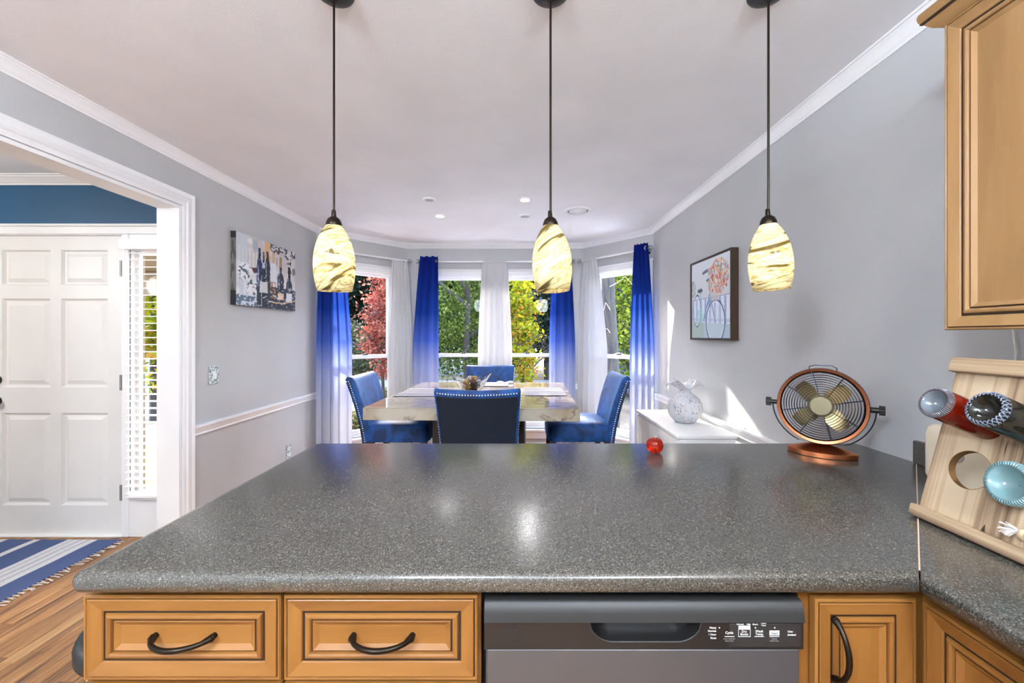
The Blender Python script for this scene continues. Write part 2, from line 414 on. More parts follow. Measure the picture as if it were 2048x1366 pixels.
def sweep(mb, path, prof, closed=False):
    """profile (inward offset, z) swept along a 2D path; inward = right-hand side of travel"""
    n = len(path); rings = []
    for off, z in prof: pass
    for i in range(n):
        p = Vector(path[i]); 
        d0 = (Vector(path[i])-Vector(path[i-1])).normalized() if i > 0 else None
        d1 = (Vector(path[i+1])-Vector(path[i])).normalized() if i < n-1 else None
        if d0 is None: d0 = d1
        if d1 is None: d1 = d0
        n0 = Vector((d0.y, -d0.x)); n1 = Vector((d1.y, -d1.x)); m = (n0+n1).normalized(); k = 1/max(.3, m.dot(n0))
        rings.append([(p.x+m.x*k*o, p.y+m.y*k*o, z) for o, z in prof])
    return mb.loft(rings)
def wallbox(mb, p0, p1, th, z0, z1, holes):
    """wall from p0 to p1, thickness th to the left of travel (outside), with rectangular holes (s0,s1,za,zb)"""
    p0 = Vector(p0); p1 = Vector(p1); L = (p1-p0).length; d = (p1-p0)/L; nn = Vector((-d.y, d.x))
    ss = sorted({0, L, *[h[0] for h in holes], *[h[1] for h in holes]}); zs = sorted({z0, z1, *[h[2] for h in holes], *[h[3] for h in holes]})
    for i in range(len(ss)-1):
        runs = []
        for j in range(len(zs)-1):
            sm = (ss[i]+ss[i+1])/2; zm = (zs[j]+zs[j+1])/2
            if any(h[0] < sm < h[1] and h[2] < zm < h[3] for h in holes): continue
            if runs and runs[-1][1] == zs[j]: runs[-1][1] = zs[j+1]
            else: runs.append([zs[j], zs[j+1]])
        for za, zb in runs:
            a = p0+d*ss[i]; b = p0+d*ss[i+1]; c = b+nn*th; e = a+nn*th
            mb.loft([[(q.x, q.y, z) for q in (a, b, c, e)] for z in (za, zb)])
    return mb

H = 2.415; XL = -1.993; XR = 1.356
A = (XL, 4.04); Bp = (-1.289, 4.755); Cp = (.77, 4.755); E = (XR, 4.07)
TH = .126

# ---------------------------------------------------------------- room shell
mb = MB(); mb.box(-5.2, XR+.15, -2.7, 5.0, -.06, -.014)
floor = struct(mb, 'floor', 'floor_wood')
mb = MB(); mb.box(-.75, XR, -2.5, 4.0, -.014, 0); mb.box(XL, -.75, 2.75, 4.0, -.014, 0); mb.box(-5.0, -.75, -2.5, .70, -.014, 0)
mb.loft([[(XL, 4.0, z), (XR, 4.0, z), (Cp[0], 4.75, z), (Bp[0], 4.75, z)] for z in (-.014, 0)])
mb.build('floor_boards', 'floor_wood', floor, kind='stuff')
# single boards where the floor shows
x = -3.62; row = 0
while x < -.76:
    y = .70 + random.uniform(-.5, 0); x1 = min(x+.0572, -.752)
    while y < 2.733:
        ln = random.uniform(.55, 1.15); a = max(y, .70); b = min(y+ln, 2.733)
        if b-a > .03:
            m = MB(); m.box(x+.0006, x1-.0006, a+.0006, b-.0006, -.014, random.uniform(-.0008, .0002), .0012); m.build('floor_plank', 'floor_wood', floor)
        y += ln
    x = x1+.0001; row += 1
m = MB(); m.box(-5.0, -3.62, .70, 2.733, -.014, 0); m.build('floor_boards', 'floor_wood', floor, kind='stuff')

mb = MB(); mb.box(-5.2, XR+.15, -2.7, 2.86, H, H+.1); mb.loft([[(XL-.13, 2.86, z), (XR+.15, 2.86, z), (XR+.15, 4.15, z), (Cp[0]+.08, 4.9, z), (Bp[0]-.08, 4.9, z), (XL-.13, 4.12, z)] for z in (H, H+.1)])
struct(mb, 'ceiling', 'ceiling_paint')
OY0, OY1, OZ = .95, 2.413, 2.115
mb = wallbox(MB(), (XL, -2.5), A, TH, 0, H, [(OY0+2.5, OY1+2.5, 0, OZ)]); struct(mb, 'wall_left', 'wall_paint')
mb = wallbox(MB(), E, (XR, -2.6), .14, 0, H, []); struct(mb, 'wall_right', 'wall_paint')
mb = wallbox(MB(), (XR, -2.5), (-5.0, -2.5), .14, 0, H, []); struct(mb, 'wall_rear', 'wall_paint')
mb = wallbox(MB(), (-5.0, -2.5), (-5.0, 2.735), .14, 0, H, []); struct(mb, 'wall_foyer_left', 'foyer_blue')
FY = 2.735
# foyer front wall with door and sidelight openings
def fs(x): return x+5.0
mb = wallbox(MB(), (-5.0, FY), (XL-TH, FY), .095, 0, H, [(fs(-3.60), fs(-2.64), 0, 2.045), (fs(-2.600), fs(-2.300), .27, 1.93)]); struct(mb, 'wall_front', 'foyer_blue')

# bay walls; window glass openings
ZB, ZT = .27, 2.045
LB = (Vector(Bp)-Vector(A)).length; LC = 2.059; LR = (Vector(E)-Vector(Cp)).length
WL = (.19, .84); WC = (.295, 1.764); WR = (.135, .815)
mb = wallbox(MB(), A, Bp, .14, 0, H, [(WL[0], WL[1], ZB, ZT)]); struct(mb, 'wall_bay_left', 'wall_paint')
mb = wallbox(MB(), Bp, Cp, .14, 0, H, [(WC[0], WC[1], ZB, ZT)]); struct(mb, 'wall_bay_centre', 'wall_paint')
mb = wallbox(MB(), Cp, E, .14, 0, H, [(WR[0], WR[1], ZB, ZT)]); struct(mb, 'wall_bay_right', 'wall_paint')

# crown moulding, chair rail, baseboards
crown = [(0, H-.052), (.006, H-.052), (.008, H-.044), (.014, H-.040), (.018, H-.036), (.030, H-.020), (.040, H-.014), (.043, H-.008), (.05, H-.006), (.052, H), (0, H)]
path = [(XL, -2.5), A, Bp, Cp, E, (XR, -2.5)]
struct(sweep(MB(), path, crown), 'trim_1', 'white_paint', smooth=30)
rail = [(0, .724), (.008, .724), (.012, .732), (.010, .742), (.016, .752), (.018, .768), (.024, .776), (.024, .788), (0, .790)]
struct(sweep(MB(), [(XL, 2.50), A, (-1.993+.08*.702, 4.04+.08*.713)], rail), 'trim_2', 'white_paint', smooth=30)
struct(sweep(MB(), [(XR, 4.06), (XR, 1.66)], rail), 'trim_3', 'white_paint', smooth=30)
struct(sweep(MB(), [(.55, 4.755), Cp, (.77+.10*.65, 4.755-.10*.76)], rail), 'trim_4', 'white_paint', smooth=30)
struct(sweep(MB(), [(-1.289-.10, 4.755-.1), Bp, (-1.06, 4.755)], rail), 'trim_5', 'white_paint', smooth=30)
base = [(0, 0), (.014, 0), (.014, .08), (.008, .10), (0, .105)]
struct(sweep(MB(), [(XL, 2.50), A, Bp, Cp, E, (XR, 1.66)], base), 'baseboard_dining', 'white_paint')
# opening casing and jamb
cas = [(0, 0), (.008, .0), (.012, .008), (.012, .022), (.017, .028), (.018, .048), (.014, .056), (.018, .062), (.020, .078), (.0, .078)]  # (protrusion, distance from opening)
mb = MB()
yy0, yy1, zz = OY0-.004, OY1+.004, OZ+.004
rings = []
for (cy, cz, sy, sz) in ((yy0, 0, -1, 0), (yy0, zz, -1, 1), (yy1, zz, 1, 1), (yy1, 0, 1, 0)):
    rings.append([(XL+p, cy+sy*d, cz+sz*d) for p, d in cas])
mb.loft(rings); struct(mb, 'trim_6', 'white_paint', smooth=30)
mb = MB(); j = .018
mb.box(XL-TH-.002, XL+.004, OY1-j, OY1-.0005, 0, OZ-.0005); mb.box(XL-TH-.002, XL+.004, OY0+.0005, OY0+j, 0, OZ-.0005); mb.box(XL-TH-.002, XL+.004, OY0+j, OY1-j, OZ-j, OZ-.0005)
struct(mb, 'trim_7', 'white_paint')
mb = MB(); rings = []
for (cy, cz, sy, sz) in ((yy0, 0, -1, 0), (yy0, zz, -1, 1), (yy1, zz, 1, 1), (yy1, 0, 1, 0)):
    rings.append([(XL-TH-p, cy+sy*d, cz+sz*d) for p, d in cas])
mb.loft(rings); struct(mb, 'trim_8', 'white_paint', smooth=30)
# foyer crown
struct(sweep(MB(), [(-4.99, FY), (XL-TH, FY)], [(o*1.1, (z-H)*1.15+H) for o, z in crown]), 'trim_9', 'white_paint', smooth=30)
struct(sweep(MB(), [(XL-TH, FY-.001), (XL-TH, -2.49)], [(o*1.1, (z-H)*1.15+H) for o, z in crown]), 'trim_10', 'white_paint', smooth=30)

# ---------------------------------------------------------------- bay windows
def frame_map(p0, p1):
    p0 = Vector(p0); d = (Vector(p1)-p0).normalized(); n = Vector((d.y, -d.x))  # inward
    M = Matrix(((d.x, n.x, 0, p0.x), (d.y, n.y, 0, p0.y), (0, 0, 1, 0), (0, 0, 0, 1)))
    return M   # local: x along wall, y inward, z up
def window(idx, p0, p1, s0, s1, units):
    M = frame_map(p0, p1); mid = M @ Vector(((s0+s1)/2, 0, ZB))
    root = thing('window_%d' % idx, mid, kind='structure')
    def bld(mb, name, mat, par=root, **k): return mb.xf(M).build(name, mat, par, **k)
    cw = .085
    m = MB()
    for a, b in ((s0-cw, s0+.004), (s1-.004, s1+cw)):
        m.box(a, b, .001, .020, ZB-.02, ZT+.004, .004)
    bld(m, 'side_casing', 'white_paint')
    m = MB(); m.box(s0-cw, s1+cw, .001, .022, ZT, ZT+.055, .004); m.box(s0-cw-.012, s1+cw+.012, .001, .034, ZT+.055, ZT+.072, .004); m.box(s0-cw, s1+cw, .022, .028, ZT+.0, ZT+.014, .002)
    bld(m, 'head_casing', 'white_paint')
    m = MB(); m.box(s0-cw-.01, s1+cw+.01, -.05, .045, ZB-.035, ZB-.008, .006); m.box(s0-cw, s1+cw, .001, .018, ZB-.12, ZB-.035, .003)
    bld(m, 'sill', 'white_paint')
    m = MB()
    m.box(s0, s0+.014, -.135, 0, ZB, ZT); m.box(s1-.014, s1, -.135, 0, ZB, ZT); m.box(s0, s1, -.135, 0, ZT-.014, ZT); m.box(s0, s1, -.135, 0, ZB-.008, ZB+.012)
    bld(m, 'jamb', 'white_paint')
    w = (s1-s0)/units; zm = 1.118
    for u in range(units):
        a = s0+u*w+.016; b = s0+(u+1)*w-.016
        if u > 0:
            m = MB(); m.box(a-.05, a+.018, -.10, .012, ZB, ZT, .003); bld(m, 'mullion', 'white_paint'); a += .018
        if u < units-1: b -= .018
        for (za, zb, dy) in ((zm-.02, ZT-.014, -.085), (ZB+.012, zm+.022, -.045)):
            m = MB(); fr = .032
            m.box(a, a+fr, dy-.018, dy+.018, za, zb, .003); m.box(b-fr, b, dy-.018, dy+.018, za, zb, .003)
            m.box(a+fr, b-fr, dy-.018, dy+.018, zb-(.027 if dy < -.06 else .042), zb, .003); m.box(a+fr, b-fr, dy-.018, dy+.018, za, za+(.04 if dy < -.06 else .055), .003)
            s = bld(m, 'sash', 'white_paint')
            m = MB(); m.box(a+fr-.005, b-fr+.005, dy-.003, dy+.003, za+.03, zb-.03); bld(m, 'pane', 'window_glass', s)
        m = MB(); m.box((a+b)/2-.03, (a+b)/2+.03, -.045, -.02, zm+.02, zm+.034, .004); m.sphere(((a+b)/2+.02, -.03, zm+.038), .008, 8, 6); bld(m, 'sash_lock', 'dark_metal')
window(1, A, Bp, WL[0], WL[1], 1)
window(2, Bp, Cp, WC[0], WC[1], 2)
window(3, Cp, E, WR[0], WR[1], 1)

# ---------------------------------------------------------------- front door and sidelight
door = thing('door_1', (-3.117, FY, 0), kind='structure')
DX0, DX1 = -3.574, -2.66
m = wallbox(MB(), (DX0, FY+.012), (DX1, FY+.012), .042, .012, 2.018, [(a-DX0, b-DX0, c, d) for a, b in ((-3.475, -3.15), (-3.077, -2.762)) for c, d in ((1.686, 1.925), (.998, 1.596), (.203, .824))])
m.build('slab', 'door_paint', door)
for a, b in ((-3.475, -3.15), (-3.077, -2.762)):
    for c, d in ((1.686, 1.925), (.998, 1.596), (.203, .824)):
        m = MB(); y = FY+.012
        rings = []
        for ins, dy in ((0, 0.0), (.005, .008), (.012, .017), (.018, .018), (.046, .005), (.048, .005)):
            rings.append([(a+ins, y+dy, c+ins), (b-ins, y+dy, c+ins), (b-ins, y+dy, d-ins), (a+ins, y+dy, d-ins)])
        m.loft(rings, cap=False); r = rings[-1]; m.add(r, [(0, 1, 2, 3)])
        m.box(a, b, y+.03, y+.04, c, d)
        m.build('door_panel', 'door_paint', door, smooth=20)
for z in (1.797, 1.032, .294):
    m = MB(); m.box(-2.668, -2.652, FY-.004, FY+.012, z-.05, z+.05, .002); m.tube([(-2.657, FY-.005, z-.052), (-2.657, FY-.005, z+.052)], .007, 10); m.build('hinge', 'pewter', door, smooth=True)
m = MB(); m.lathe([(.026, 0), (.026, .008), (.012, .012), (.011, .035), (.022, .042), (.027, .055), (.022, .068), (0.002, .072)], n=20); m.xf(Matrix.Translation((-3.50, FY+.012, .908)) @ Matrix.Rotation(R(90), 4, 'X')); m.build('knob', 'dark_metal', door, smooth=True)
m = MB(); m.lathe([(.026, 0), (.026, .014), (.020, .02), (.001, .02)], n=20); m.box(-.004, .004, -.016, .016, .02, .034, .001); m.xf(Matrix.Translation((-3.50, FY+.012, 1.05)) @ Matrix.Rotation(R(90), 4, 'X')); m.build('deadbolt', 'dark_metal', door, smooth=True)
m = MB(); m.box(-3.60, -2.64, FY-.02, FY+.10, -.001, .012, .003); m.build('threshold', 'white_paint', door)
m = MB()
m.box(-3.60, DX0-.002, FY-.0, FY+.09, 0, 2.02); m.box(DX1+.002, -2.64, FY, FY+.09, 0, 2.02); m.box(-3.60, -2.64, FY, FY+.09, 2.02, 2.045); m.build('door_jamb', 'white_paint', door)
m = MB()
m.box(-3.68, -3.598, FY-.018, FY-.001, 0, 2.03, .004)
m.box(-3.68, -2.20, FY-.020, FY-.001, 2.024, 2.075, .004); m.box(-3.69, -2.19, FY-.030, FY-.001, 2.075, 2.092, .004)
m.box(-2.642, -2.598, FY-.016, FY-.001, 0, 2.024, .004); m.box(-2.302, -2.20, FY-.016, FY-.001, 0, 2.024, .004)
m.box(-2.598, -2.302, FY-.012, FY-.001, 0, .262, .003); m.box(-2.598, -2.302, FY-.012, FY-.001, 1.935, 2.024, .003)
struct(m, 'trim_11', 'white_paint')
sl = thing('window_4', (-2.45, FY, .27), kind='structure')
m = MB(); m.box(-2.575, -2.330, FY-.035, FY+.05, .252, .272, .004); m.build('sill', 'white_paint', sl)
m = MB(); m.box(-2.599, -2.593, FY+.066, FY+.104, .272, 1.93); m.box(-2.66, -2.599, FY+.0955, FY+.104, .272, 1.93); m.box(-2.594, -2.306, FY+.066, FY+.104, 1.905, 1.93); m.build('outer_trim', 'exterior_tan', sl)
m = MB(); m.box(-2.599, -2.594, FY+.001, FY+.066, .272, 1.93); m.box(-2.306, -2.301, FY+.001, FY+.066, .272, 1.93); m.box(-2.594, -2.306, FY+.001, FY+.066, 1.918, 1.93)
m.box(-2.594, -2.572, FY+.036, FY+.066, .272, 1.918, .002); m.box(-2.328, -2.306, FY+.036, FY+.066, .272, 1.918, .002); m.box(-2.572, -2.328, FY+.036, FY+.066, 1.895, 1.918); m.box(-2.572, -2.328, FY+.036, FY+.066, .272, .295)
m.build('jamb', 'white_paint', sl)
m = MB(); m.box(-2.574, -2.326, FY+.048, FY+.053, .293, 1.897); m.build('pane', 'window_glass', sl)
bl = thing('window_blind', (-2.46, FY-.035, .27), 'narrow white slatted blind hanging over the sidelight beside the front door', 'blind')
m = MB(); m.box(-2.607, -2.325, FY-.070, FY-.017, 1.918, 1.975, .006); m.box(-2.607, -2.325, FY-.074, FY-.070, 1.912, 1.980, .0015); m.build('valance', 'white_paint', bl)
z = 1.895
while z > .30:
    m = MB(); y0, y1 = FY-.062, FY-.020
    m.add([(-2.577, y0, z-.003), (-2.335, y0, z-.003), (-2.335, (y0+y1)/2, z+.0015), (-2.577, (y0+y1)/2, z+.0015), (-2.577, y1, z), (-2.335, y1, z),
           (-2.577, y0, z-.0055), (-2.335, y0, z-.0055), (-2.335, (y0+y1)/2, z-.001), (-2.577, (y0+y1)/2, z-.001), (-2.577, y1, z-.0025), (-2.335, y1, z-.0025)],
          [(0, 1, 2, 3), (3, 2, 5, 4), (7, 6, 9, 8), (8, 9, 10, 11), (0, 6, 7, 1), (4, 5, 11, 10), (1, 7, 8, 2), (2, 8, 11, 5), (6, 0, 3, 9), (9, 3, 4, 10)])
    m.build('slat', 'white_paint', bl); z -= .0466
m = MB(); m.box(-2.577, -2.335, FY-.062, FY-.020, .276, .292, .003); m.build('bottom_rail', 'white_paint', bl)
for xx in (-2.555, -2.36):
    m = MB(); m.tube([(xx, FY-.063, .29), (xx, FY-.063, 1.915)], .0009, 5); m.tube([(xx, FY-.019, .29), (xx, FY-.019, 1.915)], .0009, 5); m.build('ladder_cord', 'white_paint', bl)
m = MB(); m.tube([(-2.57, FY-.068, 1.915), (-2.57, FY-.068, 1.45)], .003, 6); m.build('wand', 'plastic_white', bl)

# ---------------------------------------------------------------- peninsula and kitchen run
CT = .914
def offs(poly, dists):
    n = len(poly); out = []
    for i in range(n):
        a = Vector(poly[i-1]); b = Vector(poly[i]); c = Vector(poly[(i+1) % n])
        d0 = (b-a).normalized(); d1 = (c-b).normalized(); n0 = Vector((-d0.y, d0.x)); n1 = Vector((-d1.y, d1.x))
        o0, o1 = dists[i-1], dists[i]
        den = n0.x*n1.y-n0.y*n1.x
        if abs(den) < 1e-4: p = b+n0*o0
        else:
            u = (o0*n1.y-o1*n0.y)/den; w = (n0.x*o1-n1.x*o0)/den; p = b+Vector((u, w))
        out.append((p.x, p.y))
    return out
def worktop(poly, free, edge='bull'):
    m = MB(); rings = []
    pr = [(0.019, .0), (.012, .0009), (.006, .004), (.0015, .010), (0, .018), (.0008, .026), (.004, .034), (.010, .039)]
    for ins, dz in pr[::-1]:
        rings.append([(x, y, CT-dz) for x, y in offs(poly, [ins if f else 0 for f in free])])
    return m.loft(rings)
pen = [(-.800, .735), (.724, .735), (1.352, 1.383), (1.352, 1.646), (-.79, 1.646), (-.806, 1.638), (-.814, 1.62), (-.814, .752), (-.810, .741)]
m = worktop(pen, [1, 0, 0, 1, 1, 1, 1, 1, 1])
pt = m.build('worktop', 'laminate', smooth=50, label='long speckled grey laminate worktop of the breakfast bar with rounded edge', cat='worktop')
rp_ = [(.7255, .7335), (.7255, -1.2), (1.352, -1.2), (1.352, 1.3805)]
m = worktop(rp_, [1, 0, 0, 0])
rt = m.build('worktop', 'laminate', smooth=50, label='speckled worktop running along the right wall under the wine rack', cat='worktop')
m = MB(); m.box(1.334, 1.352, -1.2, 1.378, CT+.0005, .992, .003); o = m.build('backsplash', 'laminate', rt)
m = MB(); a = Vector((.7248, .7345)); b = Vector((1.352, 1.3815)); d = (b-a).normalized(); n_ = Vector((-d.y, d.x))*.0012
m.loft([[(q.x, q.y, z) for q in (a+d*.02-n_, b-n_, b+n_, a+d*.02+n_)] for z in (CT-.001, CT+.0004)]); m.build('seam', 'seam', pt)

# ring-profile cabinet front. local: x right, z up, front towards -y; width w, height h, origin lower-left at front plane base
def front(parent, name, w, h, M, pre='maple', handle=None, slope=.0):
    """M maps local (x right 0..w, y depth (0 = back, -0.02 = face), z 0..h) to world"""
    f = thing_child(name, parent)
    lay = [  # (inset0, y0, inset1, y1, kind)
        (0, 0, 0, -.014), (0, -.014, .006, -.0195)]
    def ring(prof, nm, mat):   # four mitred bars
        for side in range(4):
            m = MB(); A0 = []; A1 = []
            for ins, y in prof:
                c = [(ins, ins), (w-ins, ins), (w-ins, h-ins), (ins, h-ins)]
                p, q = c[side], c[(side+1) % 4]
                A0.append((p[0], y, p[1])); A1.append((q[0], y, q[1]))
            m.loft([A0, A1]); m.xf(M)
            m.build(nm if nm != 'frame' else ('rail' if side % 2 == 0 else 'stile'), pre+'_'+('x' if side % 2 == 0 else 'z') if mat == 'wood' and pre != 'side' else mat, f, smooth=35)
    # backing
    m = MB(); m.box(.002, w-.002, -.006, 0, .002, h-.002); m.xf(M).build('glaze_backing', 'glaze', f)
    ring([(0, -.002), (0, -.0165), (.0022, -.0192), (.0045, -.0192), (.006, -.017), (.0065, -.002)], 'edge_bead', 'wood')
    ring([(.0078, -.002), (.0078, -.0185), (.009, -.0195), (.031, -.0145), (.0325, -.0125), (.0325, -.002)], 'frame', 'wood')
    ring([(.0372, -.002), (.0372, -.012), (.0395, -.0155), (.044, -.0165), (.0475, -.0145), (.049, -.011), (.049, -.002)], 'moulding', 'wood')
    for ia, ib, yy in ((.0058, .0084, -.0150), (.0322, .0382, -.0112), (.0490, .0530, -.0098)):
        m = MB()
        for aa, bb, cc_, dd in ((ia, w-ia, ia, ib), (ia, w-ia, h-ib, h-ia), (ia, ib, ib, h-ib), (w-ib, w-ia, ib, h-ib)): m.box(aa, bb, yy, -.003, cc_, dd)
        m.xf(M); m.build('glaze_line', 'glaze', f)
    m = MB(); i0, i1, i2 = .0520, .0530, .062
    m.loft([[(i, y, i), (w-i, y, i), (w-i, y, h-i), (i, y, h-i)] for i, y in ((i0, -.003), (i0, -.0125), (i1, -.013), (i2, -.0075))], cap=True); m.xf(M)
    m.build('centre_panel', pre+('_x' if w > h else '_z'), f)
    if handle: 
        kind, cx, cz = handle; L = .056; pts = []; rad = []
        for i in range(13):
            u = -1+2*i/12; out = -.018-.030*(1-u*u)**.75 if abs(u) < 1 else -.014
            ax = u*L; pts.append((cx+ax, out, cz) if kind == 'h' else (cx, out, cz+ax)); rad.append(.0052-.0008*abs(u)+(.0028 if abs(u) > .98 else 0))
        m = MB(); m.tube(pts, .005, 10, radii=rad)
        for u in (-1, 1):
            c = (cx+u*L, -.005, cz) if kind == 'h' else (cx, -.005, cz+u*L); m.tube([c, (c[0], -.020, c[2])], .0058, 10)
        m.xf(M); m.build('handle', 'bronze', f, smooth=True)
    return f
def thing_child(name, parent):
    o = bpy.data.objects.new(name, None); C.objects.link(o); o.parent = parent; o.location = (0, 0, 0); return o
def Mfront(x0, y, z0): return Matrix.Translation((x0, y, z0))
YF = .7855
def base_unit(x0, x1, label, drawer, door_=True):
    u = thing('base_cabinet', ((x0+x1)/2, 1.08, 0), label, 'cabinet', None)
    m = MB(); m.box(x0, x1, YF+.001, 1.37, .10, .8735); m.box(x0, x1, YF+.06, 1.37, 0, .10); m.build('body', 'maple_z', u)
    return u
ua = base_unit(-.822, -.4445, 'leftmost honey maple base cabinet with dark glazed drawer beside the stool', 1)
front(ua, 'drawer', .3715, .160, Mfront(-.818, YF, .695), handle=('h', .184, .078))
front(ua, 'door', .3715, .57, Mfront(-.818, YF, .118), handle=('v', .33, .50))
ub = base_unit(-.4435, -.070, 'honey maple base cabinet with dark glazed drawer left of the dishwasher', 1)
front(ub, 'drawer', .3655, .160, Mfront(-.4405, YF, .695), handle=('h', .184, .078))
front(ub, 'door', .3655, .57, Mfront(-.4405, YF, .118), handle=('v', .04, .50))
uc = thing('base_cabinet', (.95, 1.08, 0), 'honey maple corner base cabinet with tall bow handle right of the dishwasher', 'cabinet')
m = MB(); m.box(.5405, 1.345, YF+.001, 1.37, .10, .8735); m.box(.5405, 1.345, YF+.06, 1.37, 0, .10); m.build('body', 'maple_z', uc)
front(uc, 'door', .191, .73, Mfront(.561, YF, .118), handle=('v', .040, .633))
ud = thing('base_cabinet', (1.06, 0, 0), 'honey maple base cabinet under the right wall worktop, facing left', 'cabinet')
m = MB(); m.box(.7765, 1.345, -1.15, YF-.004, .10, .8735); m.box(.83, 1.345, -1.15, YF-.004, 0, .10); m.build('body', 'maple_z', ud)
# doors facing -X : local x -> -Y , local y -> +X
def Mside(x, y1, z0): return Matrix(((0, 1, 0, x), (-1, 0, 0, y1), (0, 0, 1, z0), (0, 0, 0, 1)))
for k in range(3):
    front(ud, 'door', .44, .73, Mside(.7755, YF-.024-k*.46, .118), pre='maple', handle=('v', .40, .633))

# dishwasher
dw = thing('dishwasher', (.2365, 1.05, 0), 'stainless steel dishwasher with black control strip under the worktop', 'dishwasher')
x0, x1, yf = -.062, .535, .762
m = MB(); m.box(-.068, .5395, .80, 1.36, .0, .872); m.build('tub', 'black_gap', dw)
m = MB(); m.box(x0+.002, x1-.003, yf+.004, .80, .11, .757, .004); m.build('door_panel', 'steel', dw)
m = MB(); m.prism([(.800, .846), (.772, .846), (.766, .843), (.760, .826), (.757, .811), (.800, .811)], x0, x1, axis='x'); m.build('top_strip', 'panel_grey', dw, smooth=50)
nx0, nx1 = .150, .328; zb = .8105; zl = .758
xs = sorted(set([x0, x1] + [nx0-.0+.0, nx1] + list(np.linspace(nx0-.016, nx0+.03, 14)) + list(np.linspace(nx1-.03, nx1+.016, 14))))
def notch(x):
    if x <= nx0-.016 or x >= nx1+.016: return zb
    e = min(x-(nx0-.016), (nx1+.016)-x); t_ = min(1, e/.046)
    return zb-(.0385)*math.sqrt(max(0, 1-(1-t_)**2))
m = MB(); m2 = MB()
for a, b in zip(xs[:-1], xs[1:]):
    za, zbb = notch(a), notch(b)
    m.loft([[(a, yf, zl), (a, yf, za), (a, .80, za), (a, .80, zl)], [(b, yf, zl), (b, yf, zbb), (b, .80, zbb), (b, .80, zl)]])
m.build('control_strip', 'black_plastic', dw, smooth=30)
m = MB(); m.tube([(x, yf+.0005, notch(x)) for x in xs if nx0-.017 <= x <= nx1+.017], .0016, 6); m.build('handle_lip', 'panel_grey', dw, smooth=True)
m = MB(); m.box(nx0-.02, nx1+.02, .795, .7995, zl+.01, zb); m.box(nx0+.01, nx1-.01, .79, .795, .80, zb); m.build('handle_recess', 'black_plastic', dw)
m = MB()
m.box(.396, .529, yf-.0006, yf, .7635, .8055, .0003); ctl = m.build('control_panel', 'print_dark', dw)
MATS['print_dark'].node_tree.nodes['Principled BSDF'].inputs['Base Color'].default_value = lin(38, 37, 37)
def text(s, x, z, size, mat, parent, align='CENTER', bold=0, y=yf-.0009, sx=1.0):
    cu = bpy.data.curves.new('t', 'FONT'); cu.body = s; cu.size = size; cu.align_x = align; cu.extrude = .0001; cu.offset = bold; cu.resolution_u = 2
    o = bpy.data.objects.new('t', cu); C.objects.link(o)
    dg = bpy.context.evaluated_depsgraph_get(); me = bpy.data.meshes.new_from_object(o.evaluated_get(dg))
    vs = [(x+v.co.x*sx, y-v.co.z, z+v.co.y) for v in me.vertices]; fs_ = [tuple(p.vertices) for p in me.polygons]
    bpy.data.objects.remove(o); bpy.data.curves.remove(cu)
    m = MB(); m.add(vs, fs_); return m.build('lettering', mat, parent)
def pX(px): return (px-1035)/815*yf
def pZ(py): return 1.344-(py-672)/815*yf
for s_, px, py, sz, mt, al in [('Heavy', 1432, 1256.5, .0050, 'print_white', 'RIGHT'), ('Normal', 1432, 1263, .0050, 'print_white', 'RIGHT'), ('1 Hour', 1432, 1270, .0050, 'print_white', 'RIGHT'), ('Rinse', 1432, 1277, .0050, 'print_white', 'RIGHT'),
        ('Cycle', 1458, 1267, .0066, 'print_white', 'CENTER'), ('Dry', 1488, 1264.5, .0062, 'print_white', 'CENTER'), ('Boost', 1488, 1270, .0062, 'print_white', 'CENTER'),
        ('Wash', 1518, 1264, .0062, 'print_white', 'CENTER'), ('Temp', 1518, 1269.8, .0062, 'print_white', 'CENTER'),
        ('Normal', 1480, 1249.3, .0042, 'print_white', 'CENTER'), ('High', 1496.5, 1249.3, .0042, 'print_white', 'CENTER'), ('Boost', 1510, 1249.3, .0042, 'print_white', 'CENTER'), ('Steam', 1526.5, 1247, .0040, 'print_white', 'CENTER'), ('+Sani', 1526.5, 1251.5, .0040, 'print_white', 'CENTER'),
        ('Clean', 1574.5, 1264, .0044, 'print_white', 'LEFT'), ('Sanitized', 1574.5, 1270.5, .0044, 'print_white', 'LEFT'),
        ('Lock Controls', 1458, 1278, .0036, 'print_grey', 'CENTER'), ('Hold 3 Sec', 1458, 1282.5, .0036, 'print_grey', 'CENTER'), ('Cancel', 1548, 1278, .0036, 'print_grey', 'CENTER'), ('Hold 3 Sec', 1548, 1282.5, .0036, 'print_grey', 'CENTER')]:
    text(s_, pX(px), pZ(py), sz, mt, ctl, al, .00008)
m = MB()
def pr_box(m, a, b, c, d): m.box(pX(a), pX(b), yf-.0010, yf-.0006, pZ(d), pZ(c))
pr_box(m, 1476, 1500.5, 1251, 1258.5); pr_box(m, 1476, 1476.8, 1251, 1273); pr_box(m, 1499.7, 1500.5, 1251, 1273); pr_box(m, 1476, 1500.5, 1272.2, 1273)
pr_box(m, 1538.5, 1558, 1260.5, 1270); pr_box(m, 1449, 1468, 1272, 1272.8); pr_box(m, 1508.5, 1527.5, 1272, 1272.8); pr_box(m, 1538.5, 1558, 1272, 1272.8)
m.build('button_print', 'print_white', ctl)
text('Start', pX(1548.2), pZ(1268), .0066, 'print_dark', ctl, 'CENTER', .0001, y=yf-.0013)
for px in (1438, 1496.5, 1510, 1548.5):
    m = MB(); m.lathe([(.0011, 0), (.0011, .0004)], n=10); m.xf(Matrix.Translation((pX(px), yf-.0012, pZ(1254.6))) @ Matrix.Rotation(R(90), 4, 'X')); m.build('indicator_light', 'led_white', ctl)
